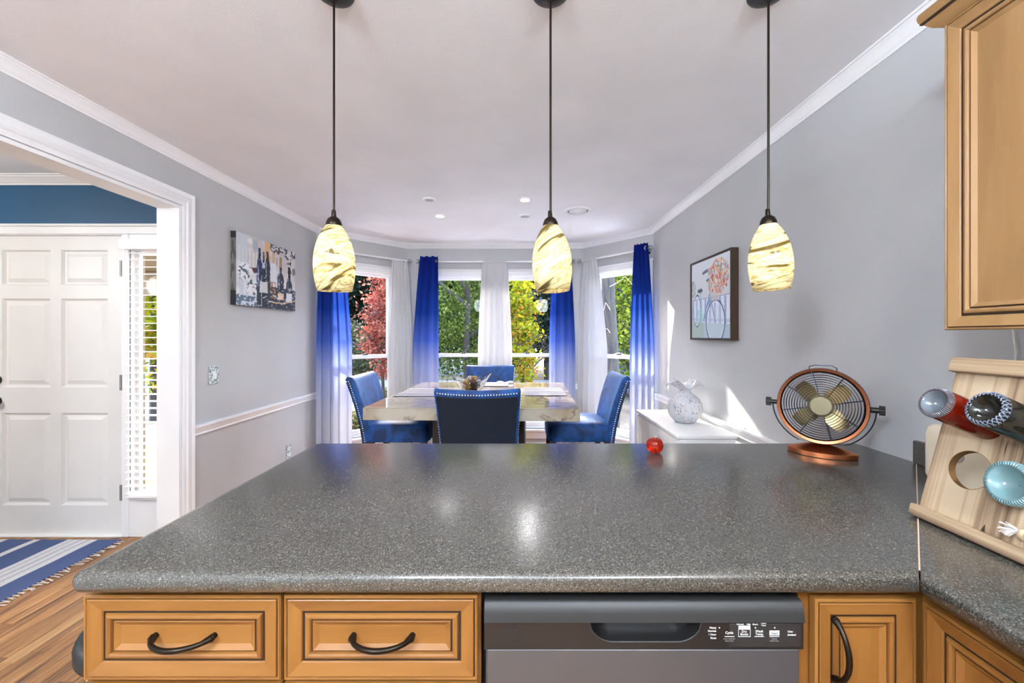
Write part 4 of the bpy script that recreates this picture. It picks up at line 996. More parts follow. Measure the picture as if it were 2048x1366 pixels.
# chairs
def sring(cx, cy, hw, hd, z, n=40, e=.28, bend=0, rise=0, skx=0):
    out = []
    for j in range(n):
        a = 2*PI*j/n; c, s = math.cos(a), math.sin(a)
        x = hw*math.copysign(abs(c)**e, c); y = hd*math.copysign(abs(s)**e, s)
        out.append((cx+x, cy+y+bend*(x/.25)**2, z+rise*(x/.25)**2))
    return out
def back_y(z): 
    t_ = (z-.50)/.54; return -.215-.06*t_-.085*t_*t_
def make_chair():
    t = thing('dining_chair', (0, 0, 0))
    m = MB(); rings = []
    zs = [.50, .505, .515]+list(np.linspace(.56, .985, 8))+[1.005, 1.018, 1.026, 1.029]
    for i, z in enumerate(zs):
        hw = .222+.032*(z-.5)/.53; hd = .036
        if z > 1.0: k = (z-1.0)/.029; hd *= math.sqrt(max(.02, 1-k*k*.97)); hw -= .006*k*k
        if z < .515: hd *= .7+.3*(z-.5)/.015
        rings.append(sring(0, back_y(z), hw, hd, z, 48, .22, .032, .010*(z-.5)/.5))
    m.loft(rings)
    bk = m.build('backrest', 'velvet', t, local=True, smooth=50)
    # rear upholstery panel
    m = MB(); g = []
    for z in np.linspace(.52, .985, 10):
        hw = .205+.032*(z-.5)/.53; row = []
        for u in np.linspace(-1, 1, 13): x = u*hw; row.append((x, back_y(z)-.0375+.032*(x/.25)**2, z+.010*(z-.5)/.5*(x/.25)**2))
        g.append(row)
    g2 = [[(x, y+.004, z) for x, y, z in r_] for r_ in g]
    nr, nc = len(g), len(g[0]); vs = [p for r_ in g for p in r_]+[p for r_ in g2 for p in r_]
    fs_ = [(i*nc+j, i*nc+j+1, (i+1)*nc+j+1, (i+1)*nc+j) for i in range(nr-1) for j in range(nc-1)]
    fs_ += [(nr*nc+a, nr*nc+d_, nr*nc+c_, nr*nc+b) for a, b, c_, d_ in fs_]
    m.add(vs, fs_); m.build('rear_panel', 'velvet_back', t, local=True, smooth=True)
    m = MB()   # welt around the panel
    pts = [g[i][0] for i in range(nr)]+[g[-1][j] for j in range(1, nc)]+[g[i][-1] for i in range(nr-2, -1, -1)]
    m.tube(pts, .0035, 6); m.build('welt', 'velvet_back', t, local=True, smooth=True)
    # nailheads: along both sides and across the top of the rear
    m = MB()
    def nail(p, nrm):
        p = Vector(p); q = nrm.normalized().to_track_quat('Z', 'Y').to_matrix().to_4x4(); k = MB(); k.lathe([(.0058, 0), (.0050, .0022), (.0028, .0036), (.0004, .0042)], n=8); k.xf(Matrix.Translation(p) @ q); m.add(k.v, k.f)
    for s in (-1, 1):
        z = .53
        while z < 1.0:
            hw = .222+.032*(z-.5)/.53; nail((s*(hw+.0002), back_y(z)-.016+.032*(hw/.25)**2, z+.01*(z-.5)/.5), Vector((s, 0, 0))); z += .0165
    x = -.228
    while x <= .2285:
        nail((x, back_y(1.004)-.0365+.032*(x/.25)**2, 1.004+.010*(x/.25)**2), Vector((0, -1, 0))); x += .0163
    m.build('nailheads', 'silver_nail', t, local=True, smooth=True, kind='stuff')
    m = MB(); rings = []
    for z, g_, e in ((.545, .002, .25), (.55, 0, .25), (.60, .0, .22), (.635, .003, .24), (.662, .014, .28), (.678, .034, .34), (.688, .07, .42), (.692, .13, .6), (.693, .19, .8)):
        rings.append(sring(0, .025, .243-g_, .245-g_, z, 48, e))
    m.loft(rings); m.build('seat', 'velvet', t, local=True, smooth=60)
    m = MB()
    for sx in (-1, 1):
        for sy in (-1, 1):
            mm = MB(); x, y = sx*.205, .025+sy*.205; ox = sx*.012; oy = -.05 if sy < 0 else .01
            mm.loft([[(x+ox*k+a*w_, y+oy*k+b*w_, z) for a, b in ((-1, -1), (1, -1), (1, 1), (-1, 1))] for z, w_, k in ((0.0005, .014, 1), (.3, .018, .4), (.545, .022, 0))]); mm.build('leg', 'dark_wood', t, local=True)
    m = MB(); m.box(-.2, .2, .222, .238, .18, .21, .003); m.box(-.2, .2, -.2, -.184, .18, .21, .003); m.box(-.208, -.192, -.2, .23, .20, .225, .003); m.box(.192, .208, -.2, .23, .20, .225, .003); m.build('footrest', 'dark_wood', t, local=True)
    return t
ch = make_chair()
spots = [(-.233, 2.70, 0, 'blue velvet chair with its back to the breakfast bar'), (-.94, 3.30, -90, 'blue velvet chair at the left side of the table'),
         (.50, 3.31, 90, 'blue velvet chair at the right side of the table'), (-.285, 3.97, 180, 'blue velvet chair at the far side of the table before the windows')]
for i, (x, y, a, lb) in enumerate(spots):
    o = ch if i == 0 else copy_tree(ch)
    o.location = (x, y, 0); o.rotation_euler = (0, 0, R(a)); tag(o, lb, 'chair', 'blue velvet chairs round the dining table')

# on the table
def placemat(x0, x1, y0, y1, label, rz=0):
    m = MB(); m.box(x0, x1, y0, y1, TZ+.0008, TZ+.006, .002); return m.build('placemat', 'placemat_cloth', label=label, cat='placemat', group='striped placemats on the dining table')
placemat(-.885, -.585, 2.92, 3.35, 'striped placemat on the left side of the table')
placemat(.055, .36, 2.95, 3.38, 'striped placemat on the right side of the table')
placemat(-.49, -.08, 3.50, 3.79, 'pale striped placemat at the far side of the table')
nk = thing('napkin', (-.14, 3.74, TZ+.006), 'folded pale napkin on the far placemat', 'napkin')
m = MB(); N = 14; vs = []
for i in range(N):
    for j in range(6):
        u = i/(N-1); v = j/5; vs.append((-.19+.15*u, 3.705+.05*v, TZ+.0065+.018*abs(math.sin(u*5+v))*(.4+.6*math.sin(PI*v))))
m.add(vs, [(i*6+j, (i+1)*6+j, (i+1)*6+j+1, i*6+j+1) for i in range(N-1) for j in range(5)]); m.build('fold', 'napkin_cloth', nk, smooth=True)
# glass bowl
bx, by = -.34, 3.02
bw = thing('glass_bowl', (bx, by, TZ), 'clear flared glass bowl of potpourri in the middle of the table', 'bowl')
def bring(r, z, lift, thin=0, n=32):
    out = []
    for j in range(n):
        a = 2*PI*j/n; c, s = math.cos(a), math.sin(a); k = (abs(c)**3.0+abs(s)**3.0)**(-1/3.0)
        ca = a-R(-35); up_ = max(0, math.cos(ca))**3*lift + max(0, math.cos(ca-PI/2))**6*lift*.3+max(0, math.cos(ca+PI/2))**6*lift*.2+max(0, math.cos(ca+PI))**6*lift*.3
        rr_ = r*k*(1+.25*up_/.06 if lift else 1)
        out.append((rr_*math.cos(a), rr_*math.sin(a), z+up_))
    return out
m = MB(); ou = [bring(.045, .001, 0), bring(.05, .004, 0), bring(.068, .03, 0), bring(.088, .06, .01), bring(.105, .088, .03), bring(.118, .105, .06)]
inn = [bring(.114, .107, .06), bring(.100, .088, .03), bring(.083, .062, .01), bring(.063, .034, 0), bring(.044, .010, 0)]
m.loft(ou+inn); m.xf(Matrix.Rotation(R(10), 4, 'Z')); m.build('bowl', 'crystal', bw, local=True, smooth=60)
k = 0
for lay, (z, rad, n) in enumerate(((.036, .026, 4), (.066, .048, 7), (.097, .055, 7), (.124, .022, 3))):
    for q in range(n):
        a = 2*PI*q/n+lay*.7; r_ = .019+.003*random.random(); x = bx+rad*math.cos(a); y = by+rad*math.sin(a)
        m = MB(); m.sphere((x, y, TZ+z), r_, 12, 8, (1, 1, .85)); 
        m.v = [(vx+.0022*math.sin(900*vy+k), vy, vz+.002*math.sin(700*vx)) for vx, vy, vz in m.v]
        side = ['near the bottom', 'in the middle layer', 'in the upper layer', 'at the top'][lay]
        m.build('potpourri_ball', 'potpourri_%d' % (k % 6), smooth=True, label='dried potpourri ball %s of the glass bowl' % side, cat='potpourri', group='potpourri in the glass bowl, '+side); k += 1

# ---------------------------------------------------------------- white cabinet and vase
cb = thing('sideboard', (1.147, 2.90, 0), 'low white cabinet with grooved doors against the right wall', 'cabinet')
cx0, cx1, cy0, cy1, cz = .985, 1.322, 2.475, 3.325, .741
m = MB(); m.box(cx0-.018, cx1+.006, cy0-.014, cy1+.014, cz-.022, cz, .004); m.build('top', 'white_paint', cb)
m = MB(); m.box(cx0, cx1, cy0, cy1, .06, cz-.0225, .002); 
for yy in (cy0+.02, cy1-.02):
    for xx in (cx0+.02, cx1-.02): m.box(xx-.018, xx+.018, yy-.018, yy+.018, .0005, .06)
m.build('body', 'white_paint', cb)
m = MB()
for (a, b, c, d) in ((cx0, cx0+.045, .07, cz-.03), (cx1-.045, cx1, .07, cz-.03), (cx0+.045, cx1-.045, cz-.08, cz-.03), (cx0+.045, cx1-.045, .07, .12)): m.box(a, b, cy0-.006, cy0, c, d, .001)
m.build('end_frame', 'white_paint', cb)
for k in range(2):
    y0 = cy0+.012+k*.416; y1 = y0+.408
    dr = MB(); 
    nb = 5; ww = (y1-y0-.09)/nb
    dr.box(cx0-.004, cx0, y0, y1, .08, cz-.035)
    d_ = dr.build('door', 'white_paint', cb)
    m = MB(); m.box(cx0-.014, cx0-.004, y0, y0+.042, .08, cz-.035, .001); m.box(cx0-.014, cx0-.004, y1-.042, y1, .08, cz-.035, .001); m.box(cx0-.014, cx0-.004, y0+.042, y1-.042, cz-.08, cz-.035, .001); m.box(cx0-.014, cx0-.004, y0+.042, y1-.042, .08, .125, .001); m.build('door_frame', 'white_paint', d_)
    for q in range(nb):
        m = MB(); m.box(cx0-.009, cx0-.004, y0+.045+q*ww+.003, y0+.045+(q+1)*ww-.003, .126, cz-.081, .0015); m.build('beadboard_slat', 'white_paint', d_)
    m = MB(); yk = y1-.02 if k == 0 else y0+.02; m.sphere((cx0-.024, yk, .60), .012, 12, 8); m.tube([(cx0-.012, yk, .60), (cx0-.024, yk, .60)], .005, 8); m.build('knob', 'plastic_white', d_, smooth=True)
vx, vy = 1.175, 2.86
vs_ = thing('glass_vase', (vx, vy, cz), 'round speckled glass vase with ruffled rim on the white cabinet', 'vase')
m = MB(); n = 64; rings = []
prof = [(.045, .001), (.070, .006), (.095, .030), (.112, .062), (.117, .098), (.112, .132), (.096, .163), (.070, .187), (.046, .203), (.037, .216), (.038, .228), (.049, .243), (.070, .260), (.093, .273), (.108, .278)]
for k_, (r_, z_) in enumerate(prof):
    f = max(0, (z_-.226)/.054); rings.append([(r_*(1+.22*f*math.cos(4*a+.6))*math.cos(a), r_*(1+.22*f*math.cos(4*a+.6))*math.sin(a), z_+f*.026*math.cos(4*a+.6)*(-1 if f > .9 else -.6)+ (0 if f < .95 else -.004)) for a in [2*PI*j/n for j in range(n)]])
inner = [[(x*(1-.003/max(.03, math.hypot(x, y))), y*(1-.003/max(.03, math.hypot(x, y))), z+.0025) for x, y, z in r_] for r_ in rings[::-1][:-2]]
m.loft(rings+inner); m.build('body', 'fleck_glass', vs_, local=True, smooth=70)

# ---------------------------------------------------------------- things on the breakfast bar
ap = thing('glass_apple', (.507, 1.505, CT), 'small red orange glass apple on the far edge of the bar', 'ornament')
m = MB(); m.lathe([(.004, .004), (.012, .001), (.021, .004), (.028, .014), (.031, .027), (.029, .040), (.022, .050), (.012, .053), (.005, .049), (.001, .044)], n=28); m.build('body', 'red_glass', ap, local=True, smooth=80)
m = MB(); m.tube([(0, 0, .044), (.001, 0, .055), (.005, 0, .063)], .0018, 6); m.build('stem', 'brass', ap, local=True, smooth=True)

fan = thing('desk_fan', (1.10, 1.475, CT), 'small copper desk fan with brass blades at the right end of the bar', 'fan', rz=R(-39.3))
def FL(m, name, mat, par=fan, **k): return m.build(name, mat, par, local=True, **k)
m = MB(); rings = []
for z, sx_, sy_ in ((.0008, .100, .054), (.002, .104, .058), (.018, .104, .058), (.0205, .099, .054), (.024, .088, .047), (.030, .070, .036), (.036, .050, .025), (.0405, .028, .014), (.042, .006, .003)):
    rings.append([(sx_*math.cos(a), sy_*math.sin(a)*(abs(math.sin(a))**.35 if sx_ > .09 else 1), z) for a in [2*PI*j/40 for j in range(40)]])
m.loft(rings); FL(m, 'base', 'copper', smooth=50)
fz = .178; RF = .128; tiltM = Matrix.Translation((0, 0, fz)) @ Matrix.Rotation(R(-6), 4, 'X')   # fan frame: axis = local y, front at -y
def ringpts(r, y, n=48): return [(r*math.cos(a), y, r*math.sin(a)) for a in [2*PI*j/n for j in range(n)]]
def tor(m, r, y, th, n=48, k=8): m.tube(ringpts(r, y, n), th, k, True)
m = MB(); 
prof = [(RF-.005, -.034), (RF+.004, -.036), (RF+.006, -.030), (RF+.004, -.024), (RF+.002, .034), (RF-.001, .036), (RF-.001, -.026), (RF-.010, -.030)]
m.loft([[(r_*math.cos(a), y, r_*math.sin(a)) for a in [2*PI*j/56 for j in range(56)]] for r_, y in prof], cap=False); m.xf(tiltM); FL(m, 'housing_ring', 'copper_dark', smooth=50)
m = MB(); tor(m, RF+.002, -.028, .0048); m.xf(tiltM); FL(m, 'front_rim', 'copper_rim', smooth=True)
for nm, sgn in (('front_grille', -1), ('rear_grille', 1)):
    m = MB()
    for k_ in range(11):
        r_ = .036+k_*.0083; y = sgn*(.030+.010*(1-(r_/RF)**2)); tor(m, r_, y, .00085, 40, 4)
    for k_ in range(8):
        a = 2*PI*(k_+.3)/8; m.tube([(r_*math.cos(a), sgn*(.031+.010*(1-(r_/RF)**2)), r_*math.sin(a)) for r_ in np.linspace(.03, RF-.002, 6)], .0011, 5)
    m.xf(tiltM); FL(m, nm, 'fan_wire', smooth=True, kind='stuff')
m = MB(); m.lathe([(.036, 0), (.038, .004), (.036, .008), (.033, .0095), (.0315, .007), (.001, .0078)], n=36); m.xf(tiltM @ Matrix.Translation((0, -.033, 0)) @ Matrix.Rotation(R(90), 4, 'X')); FL(m, 'hub_badge', 'brass_matt', smooth=40)
for k_ in range(4):
    a0 = R(42+90*k_); m = MB(); g = []
    for i in range(7):
        r_ = .022+.078*i/6; w_ = R(20+12*math.sin(PI*min(1, i/6*.75+.15)))*(.9 if i == 6 else 1); row = []
        for j in range(6):
            q = -1+2*j/5; a = a0+q*w_*(.055/max(r_, .04))*.95; row.append((r_*math.cos(a), -.008+.012*q, r_*math.sin(a)))
        g.append(row)
    nr, nc = 7, 6; vs = [p for r_ in g for p in r_]+[(x, y+.0012, z) for r_ in g for x, y, z in r_]
    fs_ = [(i*nc+j, i*nc+j+1, (i+1)*nc+j+1, (i+1)*nc+j) for i in range(nr-1) for j in range(nc-1)]; fs_ += [tuple(nr*nc+q for q in f[::-1]) for f in fs_]
    m.add(vs, fs_); m.xf(tiltM); FL(m, 'blade', 'brass', smooth=True)
m = MB(); m.lathe([(.022, -.012), (.024, 0), (.03, .014), (.034, .045), (.03, .06), (.001, .062)], n=24); m.xf(tiltM @ Matrix.Rotation(R(-90), 4, 'X')); FL(m, 'motor', 'copper_dark', smooth=True)
m = MB(); RB = .150
m.tube([(RB*math.cos(a), 0, fz+RB*math.sin(a)) for a in np.linspace(PI+.02, 2*PI-.02, 30)], .0022, 6)
m.v = [(x, y, max(z, .0445)) for x, y, z in m.v]; FL(m, 'bracket', 'fan_wire', smooth=True)
for s in (-1, 1):
    m = MB(); m.tube([(s*(RF+.004), 0, fz), (s*.158, 0, fz)], .008 if s < 0 else .010, 12); FL(m, 'pivot', 'dark_metal', smooth=40)
    m = MB(); pts = []
    rings = []
    for x_ in (.156, .172):
        rings.append([(s*x_, (.014+.0026*(j % 4 < 2))*math.cos(2*PI*j/48), fz+(.014+.0026*(j % 4 < 2))*math.sin(2*PI*j/48)) for j in range(48)])
    m.loft(rings); FL(m, 'knob', 'dark_metal')
m = MB(); m.tube([(-.035, 0, fz+RF), (-.036, -.004, fz+RF+.012), (-.02, -.006, fz+RF+.018), (.03, -.006, fz+RF+.018), (.045, -.004, fz+RF+.008), (.042, 0, fz+RF-.004)], .0018, 6); FL(m, 'carry_handle', 'fan_wire', smooth=True)

# ---------------------------------------------------------------- wine rack on right worktop
LEAN = math.atan2(.105, .38)
rk = thing('wine_rack', (.96, .80, CT), 'pale wooden leaning wine rack board with round bottle holes', 'wine rack')
# local frame of board: u = -Y (towards camera), w = up along board, n = normal (towards -X and up)
RY1, RY0 = .975, .60
Mb = Matrix.Translation((.955, RY1, CT+.001)) @ Matrix(((0, math.cos(LEAN), math.sin(LEAN), 0), (-1, 0, 0, 0), (0, -math.sin(LEAN), math.cos(LEAN), 0), (0, 0, 0, 1)))
# Mb: local x -> -Y, local y -> into the wall (thickness), local z -> up the board
W_, Hb, TB = RY1-RY0, .388, .016
holes = [(.080, .140), (.185, .140), (.290, .140), (.080, .265), (.185, .265), (.290, .265)]; HR = .0425
def board_with_holes():
    m = MB(); n = 32
    xs = [0, .1325, .2375, W_]; zs = [0.0, .2025, Hb]
    for y in (0, TB):
        for i in range(3):
            for j in range(2):
                x0_, x1_, z0_, z1_ = xs[i], xs[i+1], zs[j], zs[j+1]; hx, hz = holes[i+3*j]
                inner_ = []; outer_ = []
                for k_ in range(n):
                    a = 2*PI*(k_+.5)/n; c, s = math.cos(a), math.sin(a); inner_.append((hx+HR*c, y, hz+HR*s))
                    tx = ((x1_-hx) if c > 0 else (x0_-hx))/c if abs(c) > 1e-6 else 1e9; tz = ((z1_-hz) if s > 0 else (z0_-hz))/s if abs(s) > 1e-6 else 1e9
                    tt = min(abs(tx), abs(tz)); outer_.append((hx+tt*c, y, hz+tt*s))
                m.add(inner_+outer_, [(k_, (k_+1) % n, n+(k_+1) % n, n+k_) for k_ in range(n)])
                for (X, Z) in ((x0_, z0_), (x1_, z0_), (x1_, z1_), (x0_, z1_)):   # corner triangles
                    best = sorted(range(n), key=lambda q: (outer_[q][0]-X)**2+(outer_[q][2]-Z)**2)[:2]
                    m.add([outer_[best[0]], outer_[best[1]], (X, y, Z)], [(0, 1, 2)])
    for hx, hz in holes:
        m.loft([[(hx+HR*math.cos(2*PI*(k_+.5)/n), y, hz+HR*math.sin(2*PI*(k_+.5)/n)) for k_ in range(n)] for y in (0, TB)], cap=False)
    for a, b in (((0, 0), (W_, 0)), ((W_, 0), (W_, Hb)), ((W_, Hb), (0, Hb)), ((0, Hb), (0, 0))):
        m.add([(a[0], 0, a[1]), (b[0], 0, b[1]), (b[0], TB, b[1]), (a[0], TB, a[1])], [(0, 1, 2, 3)])
    return m
board_with_holes().xf(Mb).build('board', 'rack_board', rk)
for hx, hz in holes:
    m = MB(); m.loft([[(hx+q*math.cos(2*PI*k_/32), y, hz+q*math.sin(2*PI*k_/32)) for k_ in range(32)] for y, q in ((TB-.0002, HR-.0002), (.0002, HR-.0002), (.0002, HR-.0012), (TB-.0002, HR-.0012))], cap=False); m.xf(Mb).build('hole_edge', 'hole_edge_wood', rk, smooth=40)
m = MB(); m.box(-.004, W_+.004, -.020, -.0005, .0, .026, .002); m.xf(Mb).build('bottom_rail', 'rack_wood_y', rk)
m = MB(); m.box(-.004, W_+.004, -.018, -.0005, Hb-.034, Hb, .002); m.xf(Mb).build('top_rail', 'rack_wood_y', rk)
# rear prop leaning the other way
m = MB(); m.loft([[(1.058, RY1-.02, CT+.36), (1.070, RY1-.02, CT+.36), (1.070, RY0+.02, CT+.36), (1.058, RY0+.02, CT+.36)], [(1.155, RY1-.02, CT+.001), (1.170, RY1-.02, CT+.001), (1.170, RY0+.02, CT+.001), (1.155, RY0+.02, CT+.001)]])
m.build('rear_prop', 'rack_wood_z', rk)
# rope handle with frayed knot
def Bp_(x, y, z): return Mb @ Vector((x, y, z))
pts = [Bp_(.21, -.010, .06), Bp_(.225, -.024, .050), Bp_(.25, -.030, .045), Bp_(.30, -.026, .040), Bp_(.36, -.020, .045)]
m = MB(); m.tube(pts, .007, 10); m.sphere(Bp_(.213, -.020, .052), .011, 10, 8); m.sphere(Bp_(.226, -.026, .053), .010, 10, 8); m.build('rope_handle', 'rope', rk, smooth=True)
m = MB()
for k_ in range(46):
    a = random.uniform(0, 2*PI); e = random.uniform(.2, 1); d_ = Vector((-1, -.3+.5*random.uniform(-1, 1)*e, e*random.uniform(-1, 1))); p = Vector((.203, -.018, .054)); L_ = random.uniform(.012, .024)
    m.tube([Bp_(*p), Bp_(*(p+d_*L_*.5)), Bp_(*(p+d_*L_+Vector((0, 0, -.004))))], .0008, 4)
m.build('rope_fray', 'fringe', rk, kind='stuff')
# bottles: axis from base (visible) into the board
def bottle(y, base, thru, r, mat, basemat, label, name='wine_bottle', ridge='blue_ridge', L=.30, cross=False):
    b0 = Vector((base[0], y, base[1])); ax = (Vector((thru[0], y, thru[1]))-b0).normalized()
    t = thing(name, b0, label, 'bottle'); Q = ax.to_track_quat('Z', 'Y').to_matrix().to_4x4()
    m = MB(); m.lathe([(r*.80, 0), (r*.93, .001), (r, .008), (r, L*.40), (r*.9, L*.5), (r*.45, L*.62), (r*.36, L*.68), (r*.36, L*.72), (r*.02, L*.72)], n=40, cap=False); m.xf(Q); m.build('glass', mat, t, local=True, smooth=60)
    m = MB(); m.lathe([(r*.84, .0005), (r*.74, .002), (r*.6, .012), (r*.35, .022), (.001, .026)], n=36, cap=False); m.xf(Q); m.build('punt', basemat, t, local=True, smooth=80)
    m = MB()
    if cross:
        for sg in (-1, 1):
            for k_ in range(26):
                a = 2*PI*k_/26; m.tube([(rr_*math.cos(a+sg*da), rr_*math.sin(a+sg*da), z_) for rr_, z_, da in ((r*.80, -.0006, 0), (r*.90, -.0006, .10), (r*.985, .003, .2), (r*1.005, .010, .3))], .0011, 4)
    else:
        for k_ in range(56):
            a = 2*PI*k_/56; m.tube([(rr_*math.cos(a), rr_*math.sin(a), z_) for rr_, z_ in ((r*.83, -.0004), (r*.93, 0), (r*.99, .004), (r*1.004, .009))], .0012, 4)
    m.xf(Q); m.build('knurled_ring', ridge, t, local=True, smooth=True)
    return t
b1 = bottle(.885, (.904, 1.202), (1.012, 1.155), .0335, 'amber_bottle', 'bottle_base_grey', 'amber red bottle at the upper left of the wine rack', ridge='bottle_base_grey')
b2 = bottle(.790, (.905, 1.205), (1.012, 1.158), .0345, 'dark_bottle', 'dark_bottle', 'dark bottle with diamond patterned base in the upper row of the wine rack', cross=True)
b3 = bottle(.790, (.948, 1.060), (1.03, 1.040), .0415, 'teal_glass', 'teal_glass', 'teal bottle lying in the lower row of the wine rack', ridge='teal_glass')
# appliance behind the rack
tz = thing('cream_appliance', (1.27, 1.12, CT), 'cream rounded countertop appliance with small ring light behind the wine rack', 'appliance')
m = MB(); rings = []
for z, g_ in ((.001, .012), (.006, .004), (.02, 0), (.14, 0), (.158, .004), (.168, .014), (.172, .028)): rings.append(sring(1.27, 1.11, .052-g_, .125-g_, CT+z, 40, .35))
m.loft(rings); m.build('body', 'cream_plastic', tz, smooth=60)
m = MB(); m.lathe([(.022, 0), (.022, .002), (.001, .0025)], n=28); m.xf(Matrix.Translation((1.2175, 1.132, CT+.100)) @ Matrix.Rotation(R(-90), 4, 'Y')); m.build('dial', 'cream_dark', tz)
m = MB(); m.tube([(1.2145, 1.132+.011*math.cos(q), CT+.100+.011*math.sin(q)) for q in np.linspace(0, 2*PI, 25)[:-1]], .0022, 6, True); m.build('ring_light', 'ring_led', tz, smooth=True)
m = MB(); m.tube([(1.345, 1.09, 1.50), (1.344, 1.105, 1.36), (1.343, 1.098, 1.30), (1.344, 1.102, 1.24), (1.343, 1.09, 1.05), (1.345, 1.08, 1.0)], .0022, 6)
m.build('power_cord', 'plastic_white', smooth=True, label='thin white cord hanging down the wall behind the wine rack', cat='cord')

# ---------------------------------------------------------------- stool and rug
st_ = thing('bar_stool', (-1.07, 1.248, 0), 'dark round cushioned stool standing left of the base cabinets', 'stool')
m = MB(); m.lathe([(.17, .415), (.19, .417), (.199, .426), (.2, .45), (.195, .463), (.18, .470), (.1, .474), (.001, .475)], n=48); m.build('seat', 'stool_vinyl', st_, local=True, smooth=50)
for k_ in range(4):
    a = R(45+90*k_); m = MB(); m.tube([(.21*math.cos(a), .21*math.sin(a), .0005), (.15*math.cos(a), .15*math.sin(a), .418)], .014, 10, radii=[.011, .016]); m.build('leg', 'pale_wood', st_, local=True, smooth=True)
m = MB(); m.tube([(.18*math.cos(a), .18*math.sin(a), .18) for a in np.linspace(0, 2*PI, 33)[:-1]], .008, 8, True); m.build('foot_ring', 'pale_wood', st_, local=True, smooth=True)
st_.scale = (1, 1, 1.075)
rg = thing('striped_rug', (-2.605, 2.2, 0), 'woven blue and white striped rug with fringe before the front door', 'rug')
m = MB(); nxx, nyy = 60, 24; vs = []
for i in range(nxx):
    for j in range(nyy):
        u = i/(nxx-1); v = j/(nyy-1); vs.append((-1.5*(1-u), -.62+1.10*v, .007+.0012*math.sin(9*u+4*v)+.001*math.sin(23*v)))
tp = len(vs); vs += [(x, y, .001) for x, y, z in vs]
fs_ = [(i*nyy+j, (i+1)*nyy+j, (i+1)*nyy+j+1, i*nyy+j+1) for i in range(nxx-1) for j in range(nyy-1)]
fs_ += [tuple(tp+q for q in f[::-1]) for f in fs_]
for i in range(nxx-1):
    for jj in (0, nyy-1): a, b = i*nyy+jj, (i+1)*nyy+jj; fs_.append((a, b, tp+b, tp+a))
for j_ in range(nyy-1):
    for ii in (0, nxx-1): a, b = ii*nyy+j_, ii*nyy+j_+1; fs_.append((a, b, tp+b, tp+a))
m.add(vs, fs_); m.build('weave', 'rug_weave', rg, local=True, smooth=True)
m = MB(); y = -.60
while y < .47:
    l_ = random.uniform(.035, .06); b_ = random.uniform(-.02, .02)
    for q in range(3):
        dy = random.uniform(-.006, .006); m.tube([(-.002, y, .005), (l_*.5, y+b_*.5+dy*.4, .006), (l_, y+b_+dy, .003)], .0018, 4)
    y += .021
m.build('fringe', 'fringe', rg, local=True, smooth=True, kind='stuff')
lay_ = [(-1.5, y, 0) for y in (0,)]

# unseen glowing globes added behind the camera to brighten the room
emit('globe_lit', lin(226, 238, 253), 90)
for gx, gy in ((-.95, -.75), (.65, -.75)):
    kf = thing('globe_lamp', (gx, gy, 1.95), 'unseen glowing globe added to brighten the room, %s of the pair' % ('left' if gx < 0 else 'right'), 'lamp', 'added fill globes')
    m = MB(); m.sphere((0, 0, .17), .17, 20, 12); m.build('globe', 'globe_lit', kf, local=True, smooth=True)
    m = MB(); m.tube([(0, 0, .335), (0, 0, H-1.95)], .008, 8); m.build('stem', 'bronze', kf, local=True)

# ---------------------------------------------------------------- outside
GZ = -.35
m = MB(); m.box(-60, 60, 4.92, 90, GZ-.1, GZ); m.box(-60, -5.4, -10, 4.92, GZ-.1, GZ); m.box(1.7, 60, -10, 4.92, GZ-.1, GZ); m.box(-5.4, -2.3, 2.93, 4.92, GZ-.1, GZ)
struct(m, 'ground', 'lawn')
m = MB(); m.box(-14, -2.2, 8.2, 10.2, GZ, GZ+.02); m.box(-14, 20, 12.6, 15.4, GZ, GZ+.02); m.box(-3.4, 3.2, 6.1, 6.9, GZ, GZ+.02); struct(m, 'driveway', 'concrete')
plain('patio_stone', lin(226, 223, 217), .85)
m = MB(); m.box(-3.6, 3.4, 4.93, 5.95, GZ, GZ+.03); struct(m, 'patio', 'patio_stone')
def tube_branches(m, base, top, r0, levels, rng, spread=.5, n=3, tips=None):
    p0 = Vector(base); p1 = Vector(top); L = (p1-p0).length; mid = (p0+p1)/2+Vector((rng.uniform(-.04, .04)*L, rng.uniform(-.04, .04)*L, 0))
    m.tube([p0, mid, p1], r0, 6, radii=[r0, r0*.8, r0*.55])
    if levels == 0:
        if tips is not None: tips.append(p1)
        return
    d = (p1-p0).normalized()
    for k_ in range(n):
        a = 2*PI*(k_+rng.random())/n; tt = rng.uniform(.55, 1.0); s = p0+(p1-p0)*tt
        side = Vector((math.cos(a), math.sin(a), 0)); dd = (d*rng.uniform(.5, .9)+side*spread*rng.uniform(.7, 1.3)).normalized()
        tube_branches(m, s, s+dd*L*rng.uniform(.5, .68), r0*.5, levels-1, rng, spread, n, tips)
    if tips is not None: tips.append(p1)
